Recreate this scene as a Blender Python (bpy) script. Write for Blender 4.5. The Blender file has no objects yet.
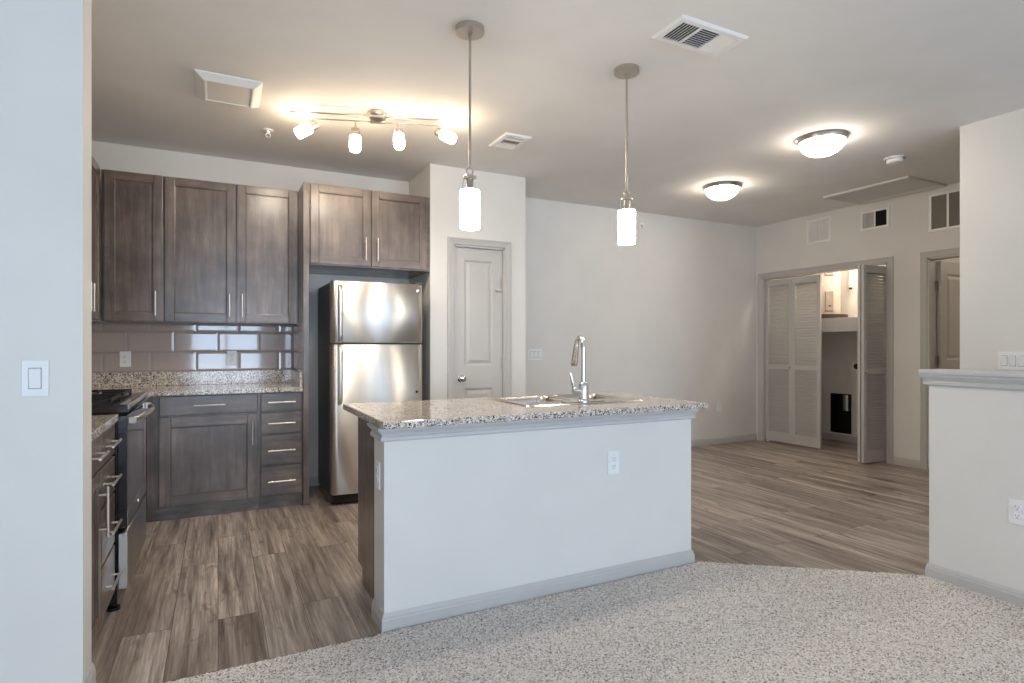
import bpy, bmesh, math, random
from mathutils import Vector, Matrix
random.seed(7)
scene = bpy.context.scene
COL = scene.collection
PI = math.pi

# ------------------------------------------------------------------ camera
EYE = 1.215
YAW = math.radians(26.79)
cam_data = bpy.data.cameras.new('camera')
cam_data.sensor_width = 36.0
cam_data.lens = 582.2 / 1024 * 36.0
cam_data.shift_y = 4.0 / 1024
cam_data.clip_start = 0.05
cam = bpy.data.objects.new('camera', cam_data)
COL.objects.link(cam)
cam.location = (0, 0, EYE)
cam.rotation_euler = (PI / 2, 0, -YAW)
scene.camera = cam

# ------------------------------------------------------------------ world, daylight, exposure
world = bpy.data.worlds.new('sky')
scene.world = world
world.use_nodes = True
world.node_tree.nodes['Background'].inputs[0].default_value = (0.62, 0.78, 1.0, 1)
world.node_tree.nodes['Background'].inputs[1].default_value = 1.0
scene.view_settings.view_transform = 'Standard'
scene.view_settings.look = 'None'
scene.view_settings.exposure = 0.46
scene.view_settings.gamma = 1.0
scene.view_settings.use_curve_mapping = False
scene.cycles.use_denoising = True
scene.cycles.max_bounces = 10
scene.cycles.diffuse_bounces = 6
scene.cycles.glossy_bounces = 5
scene.cycles.sample_clamp_indirect = 6.0

def area_light(name, loc, rot, sx, sy, energy, color):
    l = bpy.data.lights.new(name, 'AREA')
    l.shape = 'RECTANGLE'; l.size = sx; l.size_y = sy
    l.energy = energy; l.color = color
    o = bpy.data.objects.new(name, l); COL.objects.link(o)
    o.location = loc; o.rotation_euler = rot
    return o
DAY = (0.60, 0.78, 1.0)
REAR = -5.6
# daylight standing in the three openings of the rear window wall
WINDOWS = [(-2.6, -1.2, 0.45, 2.4), (-0.62, 1.0, 0.12, 2.4), (2.8, 4.4, 0.06, 2.6)]
for (wx0, wx1, wz0, wz1) in WINDOWS:
    area_light('window_daylight', ((wx0 + wx1) / 2, REAR - 0.17, (wz0 + wz1) / 2), (PI / 2, 0, 0),
               wx1 - wx0, wz1 - wz0, 22.5 * (wx1 - wx0) * (wz1 - wz0), DAY)

# ------------------------------------------------------------------ materials
def new_mat(name):
    m = bpy.data.materials.new(name); m.use_nodes = True
    nt = m.node_tree
    return m, nt, nt.nodes['Principled BSDF']
def s2l(c):
    return tuple(((v / 255) / 12.92 if v / 255 <= 0.04045 else (((v / 255) + 0.055) / 1.055) ** 2.4) for v in c) + (1,)
def node(nt, t, **kw):
    n = nt.nodes.new(t)
    for k, v in kw.items(): setattr(n, k, v)
    return n
def coords(nt, scale=(1, 1, 1), rot=(0, 0, 0), loc=(0, 0, 0)):
    tc = node(nt, 'ShaderNodeTexCoord'); mp = node(nt, 'ShaderNodeMapping')
    mp.inputs['Scale'].default_value = scale; mp.inputs['Rotation'].default_value = rot
    mp.inputs['Location'].default_value = loc
    nt.links.new(tc.outputs['Object'], mp.inputs['Vector'])
    return mp.outputs['Vector']
def ramp(nt, fac, stops, interp='LINEAR'):
    r = node(nt, 'ShaderNodeValToRGB'); cr = r.color_ramp; cr.interpolation = interp
    while len(cr.elements) < len(stops): cr.elements.new(0.5)
    for e, (p, c) in zip(cr.elements, stops): e.position = p; e.color = c
    nt.links.new(fac, r.inputs['Fac'])
    return r.outputs['Color']
def mix(nt, fac, a, b, mode='MIX'):
    n = node(nt, 'ShaderNodeMix', data_type='RGBA', blend_type=mode)
    if isinstance(fac, float): n.inputs[0].default_value = fac
    else: nt.links.new(fac, n.inputs[0])
    for sock, v in ((n.inputs[6], a), (n.inputs[7], b)):
        if isinstance(v, tuple): sock.default_value = v
        else: nt.links.new(v, sock)
    return n.outputs[2]
def noise(nt, vec, scale, detail=3, rough=0.5, dist=0.0):
    n = node(nt, 'ShaderNodeTexNoise')
    n.inputs['Scale'].default_value = scale; n.inputs['Detail'].default_value = detail
    n.inputs['Roughness'].default_value = rough; n.inputs['Distortion'].default_value = dist
    nt.links.new(vec, n.inputs['Vector'])
    return n.outputs['Fac']
def bump(nt, bsdf, h, strength, dist=0.002):
    b = node(nt, 'ShaderNodeBump'); b.inputs['Strength'].default_value = strength; b.inputs['Distance'].default_value = dist
    nt.links.new(h, b.inputs['Height']); nt.links.new(b.outputs['Normal'], bsdf.inputs['Normal'])

def paint(name, rgb, rough=0.55, peel=0.12):
    m, nt, b = new_mat(name)
    v = coords(nt)
    n1 = noise(nt, v, 2.2, 2)
    c = s2l(rgb); c2 = tuple(x * 0.955 for x in c[:3]) + (1,)
    nt.links.new(ramp(nt, n1, [(0.35, c2), (0.65, c)]), b.inputs['Base Color'])
    b.inputs['Roughness'].default_value = rough
    if peel: bump(nt, b, noise(nt, v, 170, 2), peel, 0.002)
    return m
def plain(name, rgb, rough=0.4, metal=0.0, coat=0.0):
    m, nt, b = new_mat(name)
    n1 = noise(nt, coords(nt), 9, 2)
    c = s2l(rgb); c2 = tuple(x * 0.96 for x in c[:3]) + (1,)
    nt.links.new(ramp(nt, n1, [(0.3, c2), (0.7, c)]), b.inputs['Base Color'])
    b.inputs['Roughness'].default_value = rough; b.inputs['Metallic'].default_value = metal
    b.inputs['Coat Weight'].default_value = coat
    return m
def cabinet_wood(name, sc):
    m, nt, b = new_mat(name)
    v = coords(nt, sc)
    g = noise(nt, v, 1.0, 6, 0.62, 0.35)
    blot = noise(nt, coords(nt), 3.2, 4, 0.6)
    c = ramp(nt, g, [(0.25, s2l((74, 62, 53))), (0.5, s2l((107, 91, 80))), (0.78, s2l((138, 120, 107)))])
    c2 = ramp(nt, blot, [(0.33, s2l((158, 146, 138))), (0.66, s2l((255, 254, 252)))])
    nt.links.new(mix(nt, 0.9, c, c2, 'MULTIPLY'), b.inputs['Base Color'])
    nt.links.new(ramp(nt, g, [(0.2, (0.42,) * 3 + (1,)), (0.8, (0.32,) * 3 + (1,))]), b.inputs['Roughness'])
    b.inputs['Coat Weight'].default_value = 1.0; b.inputs['Coat Roughness'].default_value = 0.27
    bump(nt, b, g, 0.06, 0.001)
    return m
def brushed(name, rgb, rough=0.2, sc=(3, 3, 260), aniso=0.5, bstr=0.03, arot=0.25):
    m, nt, b = new_mat(name)
    g = noise(nt, coords(nt, sc), 1.0, 3)
    c = s2l(rgb); c2 = tuple(x * 0.88 for x in c[:3]) + (1,)
    nt.links.new(ramp(nt, g, [(0.3, c2), (0.7, c)]), b.inputs['Base Color'])
    b.inputs['Metallic'].default_value = 1.0; b.inputs['Roughness'].default_value = rough
    b.inputs['Anisotropic'].default_value = aniso; b.inputs['Anisotropic Rotation'].default_value = arot
    tg = node(nt, 'ShaderNodeTangent', direction_type='RADIAL', axis='Z'); nt.links.new(tg.outputs[0], b.inputs['Tangent'])
    bump(nt, b, g, bstr, 0.0012)
    return m
def glow(name, rgb, strength, base=(245, 240, 230)):
    m, nt, b = new_mat(name)
    n1 = noise(nt, coords(nt), 14, 2)
    c = s2l(base); c2 = tuple(x * 0.97 for x in c[:3]) + (1,)
    nt.links.new(ramp(nt, n1, [(0.3, c2), (0.7, c)]), b.inputs['Base Color'])
    b.inputs['Emission Color'].default_value = s2l(rgb); b.inputs['Emission Strength'].default_value = strength
    b.inputs['Roughness'].default_value = 0.35
    return m

WALL = paint('wall_paint', (226, 223, 218))
CEIL = paint('ceiling_paint', (236, 234, 231), 0.8, 0.2)
TRIM = paint('trim_paint', (194, 191, 188), 0.38, 0.0)
DOORP = paint('door_paint', (197, 194, 190), 0.4, 0.0)
CROWN = paint('crown_paint', (200, 199, 199), 0.38, 0.0)
WV = cabinet_wood('cabinet_wood_upright', (26, 26, 2.4))
WH = cabinet_wood('cabinet_wood_level', (2.4, 2.4, 26))
STEEL = brushed('stainless_steel', (214, 209, 203), 0.32, (9, 3, 1.3), 1.0, 0.35, 0.25)
STEELH = brushed('stainless_sink', (205, 200, 194), 0.22, (60, 3, 3), 0.3)
NICKEL = plain('brushed_nickel', (196, 188, 178), 0.28, 1.0)
PULL = plain('satin_pull', (232, 224, 214), 0.34, 1.0)
CHROME = plain('chrome', (225, 225, 225), 0.07, 1.0)
WPLAST = plain('white_plastic', (238, 238, 238), 0.35)
WMETAL = paint('white_enamel', (244, 243, 241), 0.35, 0.0)
SLOT = plain('outlet_slot_dark', (40, 40, 42), 0.5)
BLACK = plain('black_enamel', (16, 17, 20), 0.22, 0.0, 0.5)
IRON = plain('cast_iron', (26, 25, 25), 0.5)
FSIDE = plain('fridge_side_grey', (74, 75, 78), 0.45)
OVENGL = plain('oven_door_glass', (60, 64, 70), 0.06, 0.0, 1.0)
DUCTBL = plain('recess_black', (24, 23, 22), 0.6)
GALV = plain('galvanised_steel', (190, 188, 186), 0.35, 1.0)
MESHG = plain('grille_mesh_grey', (150, 142, 134), 0.7)
LENS = plain('fixture_lens', (240, 236, 230), 0.4)
HEATER = plain('heater_enamel', (196, 186, 176), 0.4)
HPANEL = plain('heater_cover', (160, 150, 142), 0.4)
BRASS = plain('brass_valve', (190, 150, 90), 0.3, 1.0)
HATCH = paint('hatch_paint', (216, 213, 209), 0.6, 0.1)
SHADE = glow('lit_glass_shade', (255, 246, 230), 38.0)
HEADG = glow('lit_spot_glass', (255, 228, 192), 34.0)
DOMEG = glow('lit_dome_glass', (255, 240, 220), 22.0)

def granite():
    m, nt, b = new_mat('speckled_granite')
    v = coords(nt)
    def vor(scale, seedloc):
        n = node(nt, 'ShaderNodeTexVoronoi'); n.inputs['Scale'].default_value = scale
        nt.links.new(coords(nt, loc=seedloc), n.inputs['Vector'])
        s = node(nt, 'ShaderNodeSeparateColor'); nt.links.new(n.outputs['Color'], s.inputs[0])
        return s.outputs[0]
    base = ramp(nt, noise(nt, v, 38, 4, 0.6), [(0.3, s2l((166, 150, 136))), (0.5, s2l((198, 184, 169))), (0.72, s2l((220, 210, 199)))])
    f1 = ramp(nt, vor(200, (0, 0, 0)), [(0.0, (1, 1, 1, 1)), (0.2, (0, 0, 0, 1))], 'CONSTANT')
    f2 = ramp(nt, vor(190, (3, 1, 2)), [(0.0, (1, 1, 1, 1)), (0.2, (0, 0, 0, 1))], 'CONSTANT')
    f3 = ramp(nt, vor(150, (7, 4, 1)), [(0.0, (1, 1, 1, 1)), (0.12, (0, 0, 0, 1))], 'CONSTANT')
    c = mix(nt, f3, base, s2l((136, 116, 102)))
    c = mix(nt, f2, c, s2l((232, 230, 227)))
    c = mix(nt, f1, c, s2l((58, 58, 64)))
    nt.links.new(c, b.inputs['Base Color'])
    b.inputs['Roughness'].default_value = 0.09
    b.inputs['Specular IOR Level'].default_value = 0.6
    return m
GRANITE = granite()

def plank_floor():
    m, nt, b = new_mat('vinyl_plank')
    v = coords(nt, rot=(0, 0, PI / 2))
    br = node(nt, 'ShaderNodeTexBrick'); br.offset = 0.37; br.offset_frequency = 2
    br.inputs['Scale'].default_value = 1.0
    br.inputs['Brick Width'].default_value = 1.22; br.inputs['Row Height'].default_value = 0.178
    br.inputs['Mortar Size'].default_value = 0.0012; br.inputs['Mortar Smooth'].default_value = 0.2
    br.inputs['Color1'].default_value = (0, 0, 0, 1); br.inputs['Color2'].default_value = (1, 1, 1, 1)
    br.inputs['Mortar'].default_value = (0.5, 0.5, 0.5, 1); br.inputs['Bias'].default_value = 0.0
    nt.links.new(v, br.inputs['Vector'])
    # per-plank shift of the grain
    tc = node(nt, 'ShaderNodeTexCoord')
    sc = node(nt, 'ShaderNodeVectorMath', operation='SCALE'); sc.inputs[3].default_value = 7.0
    nt.links.new(br.outputs['Color'], sc.inputs[0])
    ad = node(nt, 'ShaderNodeVectorMath', operation='ADD')
    nt.links.new(tc.outputs['Object'], ad.inputs[0]); nt.links.new(sc.outputs[0], ad.inputs[1])
    def stretched(sx, sy):
        mp = node(nt, 'ShaderNodeMapping'); mp.inputs['Scale'].default_value = (sx, sy, 1)
        nt.links.new(ad.outputs[0], mp.inputs['Vector']); return mp.outputs['Vector']
    g = noise(nt, stretched(30, 1.3), 1.0, 8, 0.72, 0.5)
    gf = noise(nt, stretched(120, 3.5), 1.0, 5, 0.7, 0.3)
    g2 = noise(nt, stretched(9, 0.9), 1.0, 3, 0.5, 0.4)
    kn = noise(nt, stretched(14, 4.5), 1.0, 4, 0.55, 1.2)
    c = ramp(nt, g, [(0.28, s2l((112, 101, 94))), (0.46, s2l((184, 172, 163))), (0.68, s2l((232, 222, 213)))])
    c2 = ramp(nt, g2, [(0.34, s2l((172, 166, 162))), (0.62, s2l((255, 254, 252)))])
    c = mix(nt, 0.8, c, c2, 'MULTIPLY')
    c = mix(nt, 0.65, c, ramp(nt, gf, [(0.3, s2l((176, 168, 163))), (0.62, s2l((255, 255, 255)))]), 'MULTIPLY')
    k = ramp(nt, kn, [(0.60, (0, 0, 0, 1)), (0.72, (1, 1, 1, 1))])
    c = mix(nt, k, c, mix(nt, 0.6, c, s2l((104, 91, 83))))
    tone = ramp(nt, br.outputs['Color'], [(0.0, s2l((222, 219, 216))), (1.0, (1, 1, 1, 1))])
    c = mix(nt, 0.9, c, tone, 'MULTIPLY')
    c = mix(nt, br.outputs['Fac'], c, s2l((78, 66, 58)))
    nt.links.new(c, b.inputs['Base Color'])
    b.inputs['Roughness'].default_value = 0.36
    b.inputs['Specular IOR Level'].default_value = 0.4
    bump(nt, b, g, 0.08, 0.001)
    return m
FLOOR = plank_floor()

def carpet_mat():
    m, nt, b = new_mat('speckled_carpet')
    n = node(nt, 'ShaderNodeTexVoronoi'); n.inputs['Scale'].default_value = 200
    nt.links.new(coords(nt), n.inputs['Vector'])
    s = node(nt, 'ShaderNodeSeparateColor'); nt.links.new(n.outputs['Color'], s.inputs[0])
    c = ramp(nt, s.outputs[0], [(0.0, s2l((104, 92, 86))), (0.07, s2l((146, 134, 127))), (0.17, s2l((188, 179, 172))), (0.34, s2l((208, 200, 194))),
                                (0.6, s2l((226, 219, 213))), (1.0, s2l((244, 239, 234)))])
    f = noise(nt, coords(nt), 260, 2)
    c = mix(nt, 0.4, c, ramp(nt, f, [(0.3, s2l((205, 199, 195))), (0.7, (1, 1, 1, 1))]), 'MULTIPLY')
    nt.links.new(c, b.inputs['Base Color'])
    b.inputs['Roughness'].default_value = 0.95; b.inputs['Specular IOR Level'].default_value = 0.1
    bump(nt, b, f, 0.6, 0.004)
    return m
CARPET = carpet_mat()
TILE = plain('taupe_glazed_tile', (178, 163, 157), 0.07, 0.0, 0.6)

# ------------------------------------------------------------------ mesh helpers
def BM(): return bmesh.new()
def _merge(dst, src, m=0, smooth=False):
    for f in src.faces:
        f.material_index = m; f.smooth = smooth
    if smooth:
        for e in src.edges:
            if len(e.link_faces) == 2 and e.calc_face_angle(0) > 0.65: e.smooth = False
    me = bpy.data.meshes.new('tmp'); src.to_mesh(me); src.free()
    dst.from_mesh(me); bpy.data.meshes.remove(me)
def box(bm, x0, x1, y0, y1, z0, z1, bev=0.0, m=0, seg=2):
    t = bmesh.new()
    x0, x1 = sorted((x0, x1)); y0, y1 = sorted((y0, y1)); z0, z1 = sorted((z0, z1))
    bmesh.ops.create_cube(t, size=1.0)
    for v in t.verts:
        v.co = Vector(((x0 + x1) / 2 + v.co.x * (x1 - x0), (y0 + y1) / 2 + v.co.y * (y1 - y0), (z0 + z1) / 2 + v.co.z * (z1 - z0)))
    if bev > 0:
        bev = min(bev, 0.45 * min(x1 - x0, y1 - y0, z1 - z0))
        bmesh.ops.bevel(t, geom=list(t.edges), offset=bev, segments=seg, affect='EDGES', profile=0.5)
    _merge(bm, t, m, False)
def rot_box(bm, centre, size, mat3, bev=0.0, m=0):
    t = bmesh.new(); bmesh.ops.create_cube(t, size=1.0)
    for v in t.verts: v.co = Vector((v.co.x * size[0], v.co.y * size[1], v.co.z * size[2]))
    if bev > 0: bmesh.ops.bevel(t, geom=list(t.edges), offset=bev, segments=2, affect='EDGES', profile=0.5)
    for v in t.verts: v.co = mat3 @ v.co + Vector(centre)
    _merge(bm, t, m)
def basis(axis):
    a = Vector(axis).normalized()
    u = a.orthogonal().normalized(); w = a.cross(u)
    return a, u, w
def lathe(bm, origin, axis, prof, seg=28, m=0, smooth=True):
    """prof: list of (radius, distance along axis)"""
    a, u, w = basis(axis); o = Vector(origin); t = bmesh.new(); rings = []
    for r, d in prof:
        if r < 1e-6: rings.append([t.verts.new(o + a * d)])
        else: rings.append([t.verts.new(o + a * d + (u * math.cos(2 * PI * k / seg) + w * math.sin(2 * PI * k / seg)) * r) for k in range(seg)])
    for A, B in zip(rings[:-1], rings[1:]):
        for k in range(seg):
            k2 = (k + 1) % seg
            if len(A) == 1 and len(B) == 1: continue
            if len(A) == 1: t.faces.new((A[0], B[k2], B[k]))
            elif len(B) == 1: t.faces.new((A[k], A[k2], B[0]))
            else: t.faces.new((A[k], A[k2], B[k2], B[k]))
    bmesh.ops.recalc_face_normals(t, faces=list(t.faces))
    _merge(bm, t, m, smooth)
def rod(bm, p0, p1, r, seg=12, m=0, bev=0.0):
    p0 = Vector(p0); p1 = Vector(p1); L = (p1 - p0).length
    e = bev or min(r * 0.25, L * 0.2)
    lathe(bm, p0, p1 - p0, [(0, 0), (r - e, 0), (r, e), (r, L - e), (r - e, L), (0, L)], seg, m)
def tube(bm, pts, r, seg=12, m=0):
    """round tube along a polyline; r may be a list"""
    pts = [Vector(p) for p in pts]; rs = r if isinstance(r, (list, tuple)) else [r] * len(pts)
    t = bmesh.new(); rings = []; up = None
    for i, p in enumerate(pts):
        d = (pts[min(i + 1, len(pts) - 1)] - pts[max(i - 1, 0)]).normalized()
        if up is None: up = d.orthogonal().normalized()
        up = (up - d * up.dot(d)).normalized(); w = d.cross(up)
        rings.append([t.verts.new(p + (up * math.cos(2 * PI * k / seg) + w * math.sin(2 * PI * k / seg)) * rs[i]) for k in range(seg)])
    for A, B in zip(rings[:-1], rings[1:]):
        for k in range(seg): t.faces.new((A[k], A[(k + 1) % seg], B[(k + 1) % seg], B[k]))
    t.faces.new(list(reversed(rings[0]))); t.faces.new(rings[-1])
    bmesh.ops.recalc_face_normals(t, faces=list(t.faces))
    _merge(bm, t, m, True)
def sweep(bm, path, prof, fmap, closed=False, m=0):
    """sweep a profile of (offset, height) along a 2D path with mitred corners; offset goes to the path's left"""
    P = [Vector(p) for p in path]; n = len(P); t = bmesh.new(); rings = []
    for i in range(n):
        d0 = (P[i] - P[i - 1]).normalized() if (i > 0 or closed) else None
        d1 = (P[(i + 1) % n] - P[i]).normalized() if (i < n - 1 or closed) else None
        d0 = d0 or d1; d1 = d1 or d0
        n0 = Vector((-d0.y, d0.x)); n1 = Vector((-d1.y, d1.x))
        mt = (n0 + n1) / (1 + n0.dot(n1))
        rings.append([t.verts.new(fmap(*(P[i] + mt * o), h)) for o, h in prof])
    k = len(prof)
    rng = range(n) if closed else range(n - 1)
    for i in rng:
        A, B = rings[i], rings[(i + 1) % n]
        for j in range(k): t.faces.new((A[j], A[(j + 1) % k], B[(j + 1) % k], B[j]))
    if not closed:
        t.faces.new(list(reversed(rings[0]))); t.faces.new(rings[-1])
    bmesh.ops.recalc_face_normals(t, faces=list(t.faces))
    _merge(bm, t, m)
def prism(bm, poly, fmap, h0, h1, m=0):
    """extrude a 2D polygon between two heights"""
    t = bmesh.new()
    a = [t.verts.new(fmap(u, v, h0)) for u, v in poly]; b = [t.verts.new(fmap(u, v, h1)) for u, v in poly]
    t.faces.new(a); t.faces.new(list(reversed(b)))
    for i in range(len(poly)):
        j = (i + 1) % len(poly); t.faces.new((a[i], b[i], b[j], a[j]))
    bmesh.ops.recalc_face_normals(t, faces=list(t.faces))
    _merge(bm, t, m)
def rings_panel(bm, x0, x1, z0, z1, steps, fmap, m=0):
    """nested rectangles (inset, depth): a moulded recess"""
    t = bmesh.new(); R = []
    for ins, d in steps:
        R.append([t.verts.new(fmap(x, z, d)) for x, z in ((x0 + ins, z0 + ins), (x1 - ins, z0 + ins), (x1 - ins, z1 - ins), (x0 + ins, z1 - ins))])
    for A, B in zip(R[:-1], R[1:]):
        for k in range(4): t.faces.new((A[k], A[(k + 1) % 4], B[(k + 1) % 4], B[k]))
    t.faces.new(R[-1])
    _merge(bm, t, m)

def origin_of(p):
    o = Vector((0, 0, 0))
    while p is not None: o += Vector(p.location); p = p.parent
    return o
def obj(name, bm, mats, parent=None, local=False):
    """link a bmesh as ONE mesh object; world-space geometry is shifted to the parent's origin unless local"""
    if parent is not None and not local:
        o = origin_of(parent)
        for v in bm.verts: v.co -= o
    me = bpy.data.meshes.new(name); bm.to_mesh(me); bm.free()
    for m in (mats if isinstance(mats, (list, tuple)) else [mats]): me.materials.append(m)
    ob = bpy.data.objects.new(name, me); COL.objects.link(ob)
    if parent is not None: ob.parent = parent
    return ob
def recentre(ob):
    """put the origin of a parentless mesh at the base of its bounds"""
    vs = [v.co for v in ob.data.vertices]
    c = Vector(((min(v.x for v in vs) + max(v.x for v in vs)) / 2, (min(v.y for v in vs) + max(v.y for v in vs)) / 2, min(v.z for v in vs)))
    for v in ob.data.vertices: v.co -= c
    ob.location = c
    return ob
def tag(o, label, cat, group=None, kind=None):
    o['label'] = label; o['category'] = cat
    if group: o['group'] = group
    if kind: o['kind'] = kind
    return o
def thing(name, label, cat, loc=(0, 0, 0), rotz=0.0, group=None, kind=None):
    o = bpy.data.objects.new(name, None); COL.objects.link(o)
    o.empty_display_size = 0.05
    o.location = loc; o.rotation_euler = (0, 0, rotz)
    return tag(o, label, cat, group, kind)
def struct(name, bm, m, label, cat):
    return tag(obj(name, bm, m), label, cat, None, 'structure')
def dup(root, loc, label, rotz=None):
    r = root.copy(); COL.objects.link(r); r.location = loc; r['label'] = label
    if rotz is not None: r.rotation_euler = (0, 0, rotz)
    for ch in list(root.children):
        c = ch.copy(); COL.objects.link(c); c.parent = r
        for g in list(ch.children):
            d = g.copy(); COL.objects.link(d); d.parent = c
    return r
XYZ = lambda x, y, z: Vector((x, y, z))

# ------------------------------------------------------------------ the setting
H = 2.74
BACK = 5.28; LEFT = -1.07; LAUN = 6.19; EAST = 4.62; WT = 0.12
b = BM(); box(b, -3.1, 9.0, REAR - 0.3, 6.2, -0.06, 0.0)
struct('floor', b, FLOOR, 'grey-brown wood-look plank floor running through the kitchen and hall', 'floor')
b = BM(); box(b, -3.1, 9.0, REAR - 0.3, 6.2, H, H + 0.06)
struct('ceiling', b, CEIL, 'flat light grey ceiling over the kitchen and hall', 'ceiling')
b = BM(); box(b, LEFT - WT, LAUN + WT, BACK, BACK + WT, 0, H)
struct('wall_back', b, WALL, 'pale back wall behind the cabinets and the open dining side', 'wall')
b = BM(); box(b, LEFT - WT, LEFT, 2.55, BACK, 0, H)
struct('wall_kitchen', b, WALL, 'kitchen side wall behind the range and left cabinets', 'wall')
WEND = -0.406
b = BM(); box(b, -3.0, WEND, 2.40, 2.55, 0, H)
struct('wall_left', b, WALL, 'bluish white wall end at the left edge with a single switch', 'wall')
b = BM(); box(b, 1.589, 2.496, 4.67, BACK, 0, 0.02)   # footing of the pantry box
PX0, PX1, PZ = 1.803, 2.282, 2.078
b.free(); b = BM()
box(b, 1.589, PX0, 4.67, 4.79, 0, H); box(b, PX1, 2.496, 4.67, 4.79, 0, H); box(b, PX0, PX1, 4.67, 4.79, PZ, H)
box(b, 1.589, 1.709, 4.79, BACK, 0, H); box(b, 2.376, 2.496, 4.79, BACK, 0, H)
struct('wall_pantry', b, WALL, 'pale projecting pantry wall with a narrow grey door', 'wall')
# laundry wall with closet opening and hall doorway
CY0, CY1, CZ = 3.632, 5.178, 2.068
DY0, DY1, DZ = 2.40, 3.245, 2.068
b = BM()
box(b, LAUN, LAUN + WT, CY1, BACK, 0, H); box(b, LAUN, LAUN + WT, CY0, CY1, CZ, H)
box(b, LAUN, LAUN + WT, DY1, CY0, 0, H); box(b, LAUN, LAUN + WT, DY0, DY1, DZ, H); box(b, LAUN, LAUN + WT, 0.9, DY0, 0, H)
struct('wall_laundry', b, WALL, 'beige hall wall with the louvered closet and an open doorway', 'wall')
# closet shell
b = BM(); CBX = 7.09
box(b, CBX, CBX + 0.1, 3.40, 5.40, 0, 0.113); box(b, CBX, CBX + 0.1, 3.40, 5.40, 0.589, H)
box(b, CBX, CBX + 0.1, 3.40, 4.61, 0.113, 0.589); box(b, CBX, CBX + 0.1, 4.864, 5.40, 0.113, 0.589)
struct('wall_closet_back', b, WALL, 'white rear wall inside the laundry closet', 'wall')
b = BM(); box(b, LAUN + WT, CBX, BACK + 0.0, BACK + WT, 0, H)
struct('wall_closet_far', b, WALL, 'far side wall inside the laundry closet', 'wall')
b = BM(); box(b, LAUN + WT, CBX + 1.8, 3.36, 3.48, 0, H)
struct('wall_closet_near', b, WALL, 'wall between the laundry closet and the lit room', 'wall')
b = BM(); box(b, CBX + 1.7, CBX + 1.8, 0.9, 3.36, 0, H); box(b, LAUN + WT, CBX + 1.7, 0.9, 1.0, 0, H)
struct('wall_bath', b, WALL, 'walls of the lit room behind the open door', 'wall')
b = BM(); box(b, EAST, LAUN, 0.9, 1.0, 0, H)
struct('wall_hall', b, WALL, 'end wall of the short hall behind the right wall', 'wall')
b = BM(); box(b, EAST, EAST + 0.12, REAR, 2.218, 0, H)
struct('wall_right', b, WALL, 'tall pale grey wall at the right edge rising behind the ledge', 'wall')
# living-room shell behind the camera, with window openings
b = BM(); box(b, -3.1, -3.0, REAR, 2.55, 0, H)
struct('wall_west', b, WALL, 'living room side wall behind the camera', 'wall')
b = BM()
xs = [-3.1]
for (wx0, wx1, wz0, wz1) in WINDOWS:
    box(b, xs[-1], wx0, REAR - 0.15, REAR, 0, H)
    box(b, wx0, wx1, REAR - 0.15, REAR, 0, wz0); box(b, wx0, wx1, REAR - 0.15, REAR, wz1, H)
    xs.append(wx1)
box(b, xs[-1], EAST + 0.12, REAR - 0.15, REAR, 0, H)
struct('wall_rear', b, WALL, 'rear living room wall with tall windows behind the camera', 'wall')
for i, (wx0, wx1, wz0, wz1) in enumerate(WINDOWS):
    b = BM(); w = 0.05
    for (a0, a1, c0, c1) in ((wx0, wx0 + w, wz0, wz1), (wx1 - w, wx1, wz0, wz1), (wx0, wx1, wz0, wz0 + w), (wx0, wx1, wz1 - w, wz1),
                             ((wx0 + wx1) / 2 - 0.03, (wx0 + wx1) / 2 + 0.03, wz0, wz1)):
        box(b, a0, a1, REAR - 0.10, REAR - 0.04, c0, c1, 0.005)
    struct('window_%d' % (i + 1), b, WMETAL, ['narrow white window frame at the camera\'s left rear', 'wide white patio door frame behind the camera', 'narrow white window frame at the camera\'s right rear'][i], 'window')

# knee wall with cap
KX = 3.32; KY = 1.735; KEND = -0.6
b = BM(); box(b, KX, KX + 0.115, KEND, KY, 0, 1.062)
struct('wall_knee', b, WALL, 'white half-height wall with a ledge cap at the right edge', 'half wall')
b = BM()
sweep(b, [(KX, KEND), (KX, KY), (KX + 0.115, KY), (KX + 0.115, KEND)],
      [(0, 1.008), (0.012, 1.008), (0.018, 1.014), (0.019, 1.026), (0.015, 1.030), (0.017, 1.036), (0.026, 1.046), (0.034, 1.056), (0.036, 1.066), (0, 1.066)],
      XYZ)
box(b, KX - 0.045, KX + 0.16, KEND - 0.045, KY + 0.033, 1.066, 1.09, 0.006)
struct('trim_1', b, CROWN, 'moulded pale cap running along the top of the half wall', 'ledge')

BASEP = [(0, 0), (0.013, 0), (0.013, 0.052), (0.010, 0.058), (0.010, 0.064), (0.006, 0.073), (0.003, 0.079), (0, 0.079)]
def baseboard(name, path, label, prof=BASEP):
    bb = BM(); sweep(bb, path, prof, XYZ)
    struct(name, bb, TRIM, label, 'baseboard')
baseboard('baseboard_knee', [(KX, KEND), (KX, KY), (KX + 0.115, KY), (KX + 0.115, KEND)], 'pale baseboard along the foot of the half wall')
baseboard('baseboard_back', [(LAUN, BACK), (2.496, BACK), (2.496, 4.67), (2.345, 4.67)], 'grey baseboard along the foot of the open back wall')
baseboard('baseboard_left', [(WEND, 2.545), (WEND, 2.40), (-3.0, 2.40)], 'pale baseboard wrapping the end of the left wall')
baseboard('baseboard_fridge', [(1.589, BACK), (0.64, BACK)], 'pale baseboard behind the refrigerator')
baseboard('baseboard_laundry', [(LAUN, DY1 + 0.065), (LAUN, CY0 - 0.065)], 'grey baseboard between closet and doorway casings')
baseboard('baseboard_closet', [(CBX, 3.48), (CBX, BACK)], 'pale baseboard inside the laundry closet')

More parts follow.
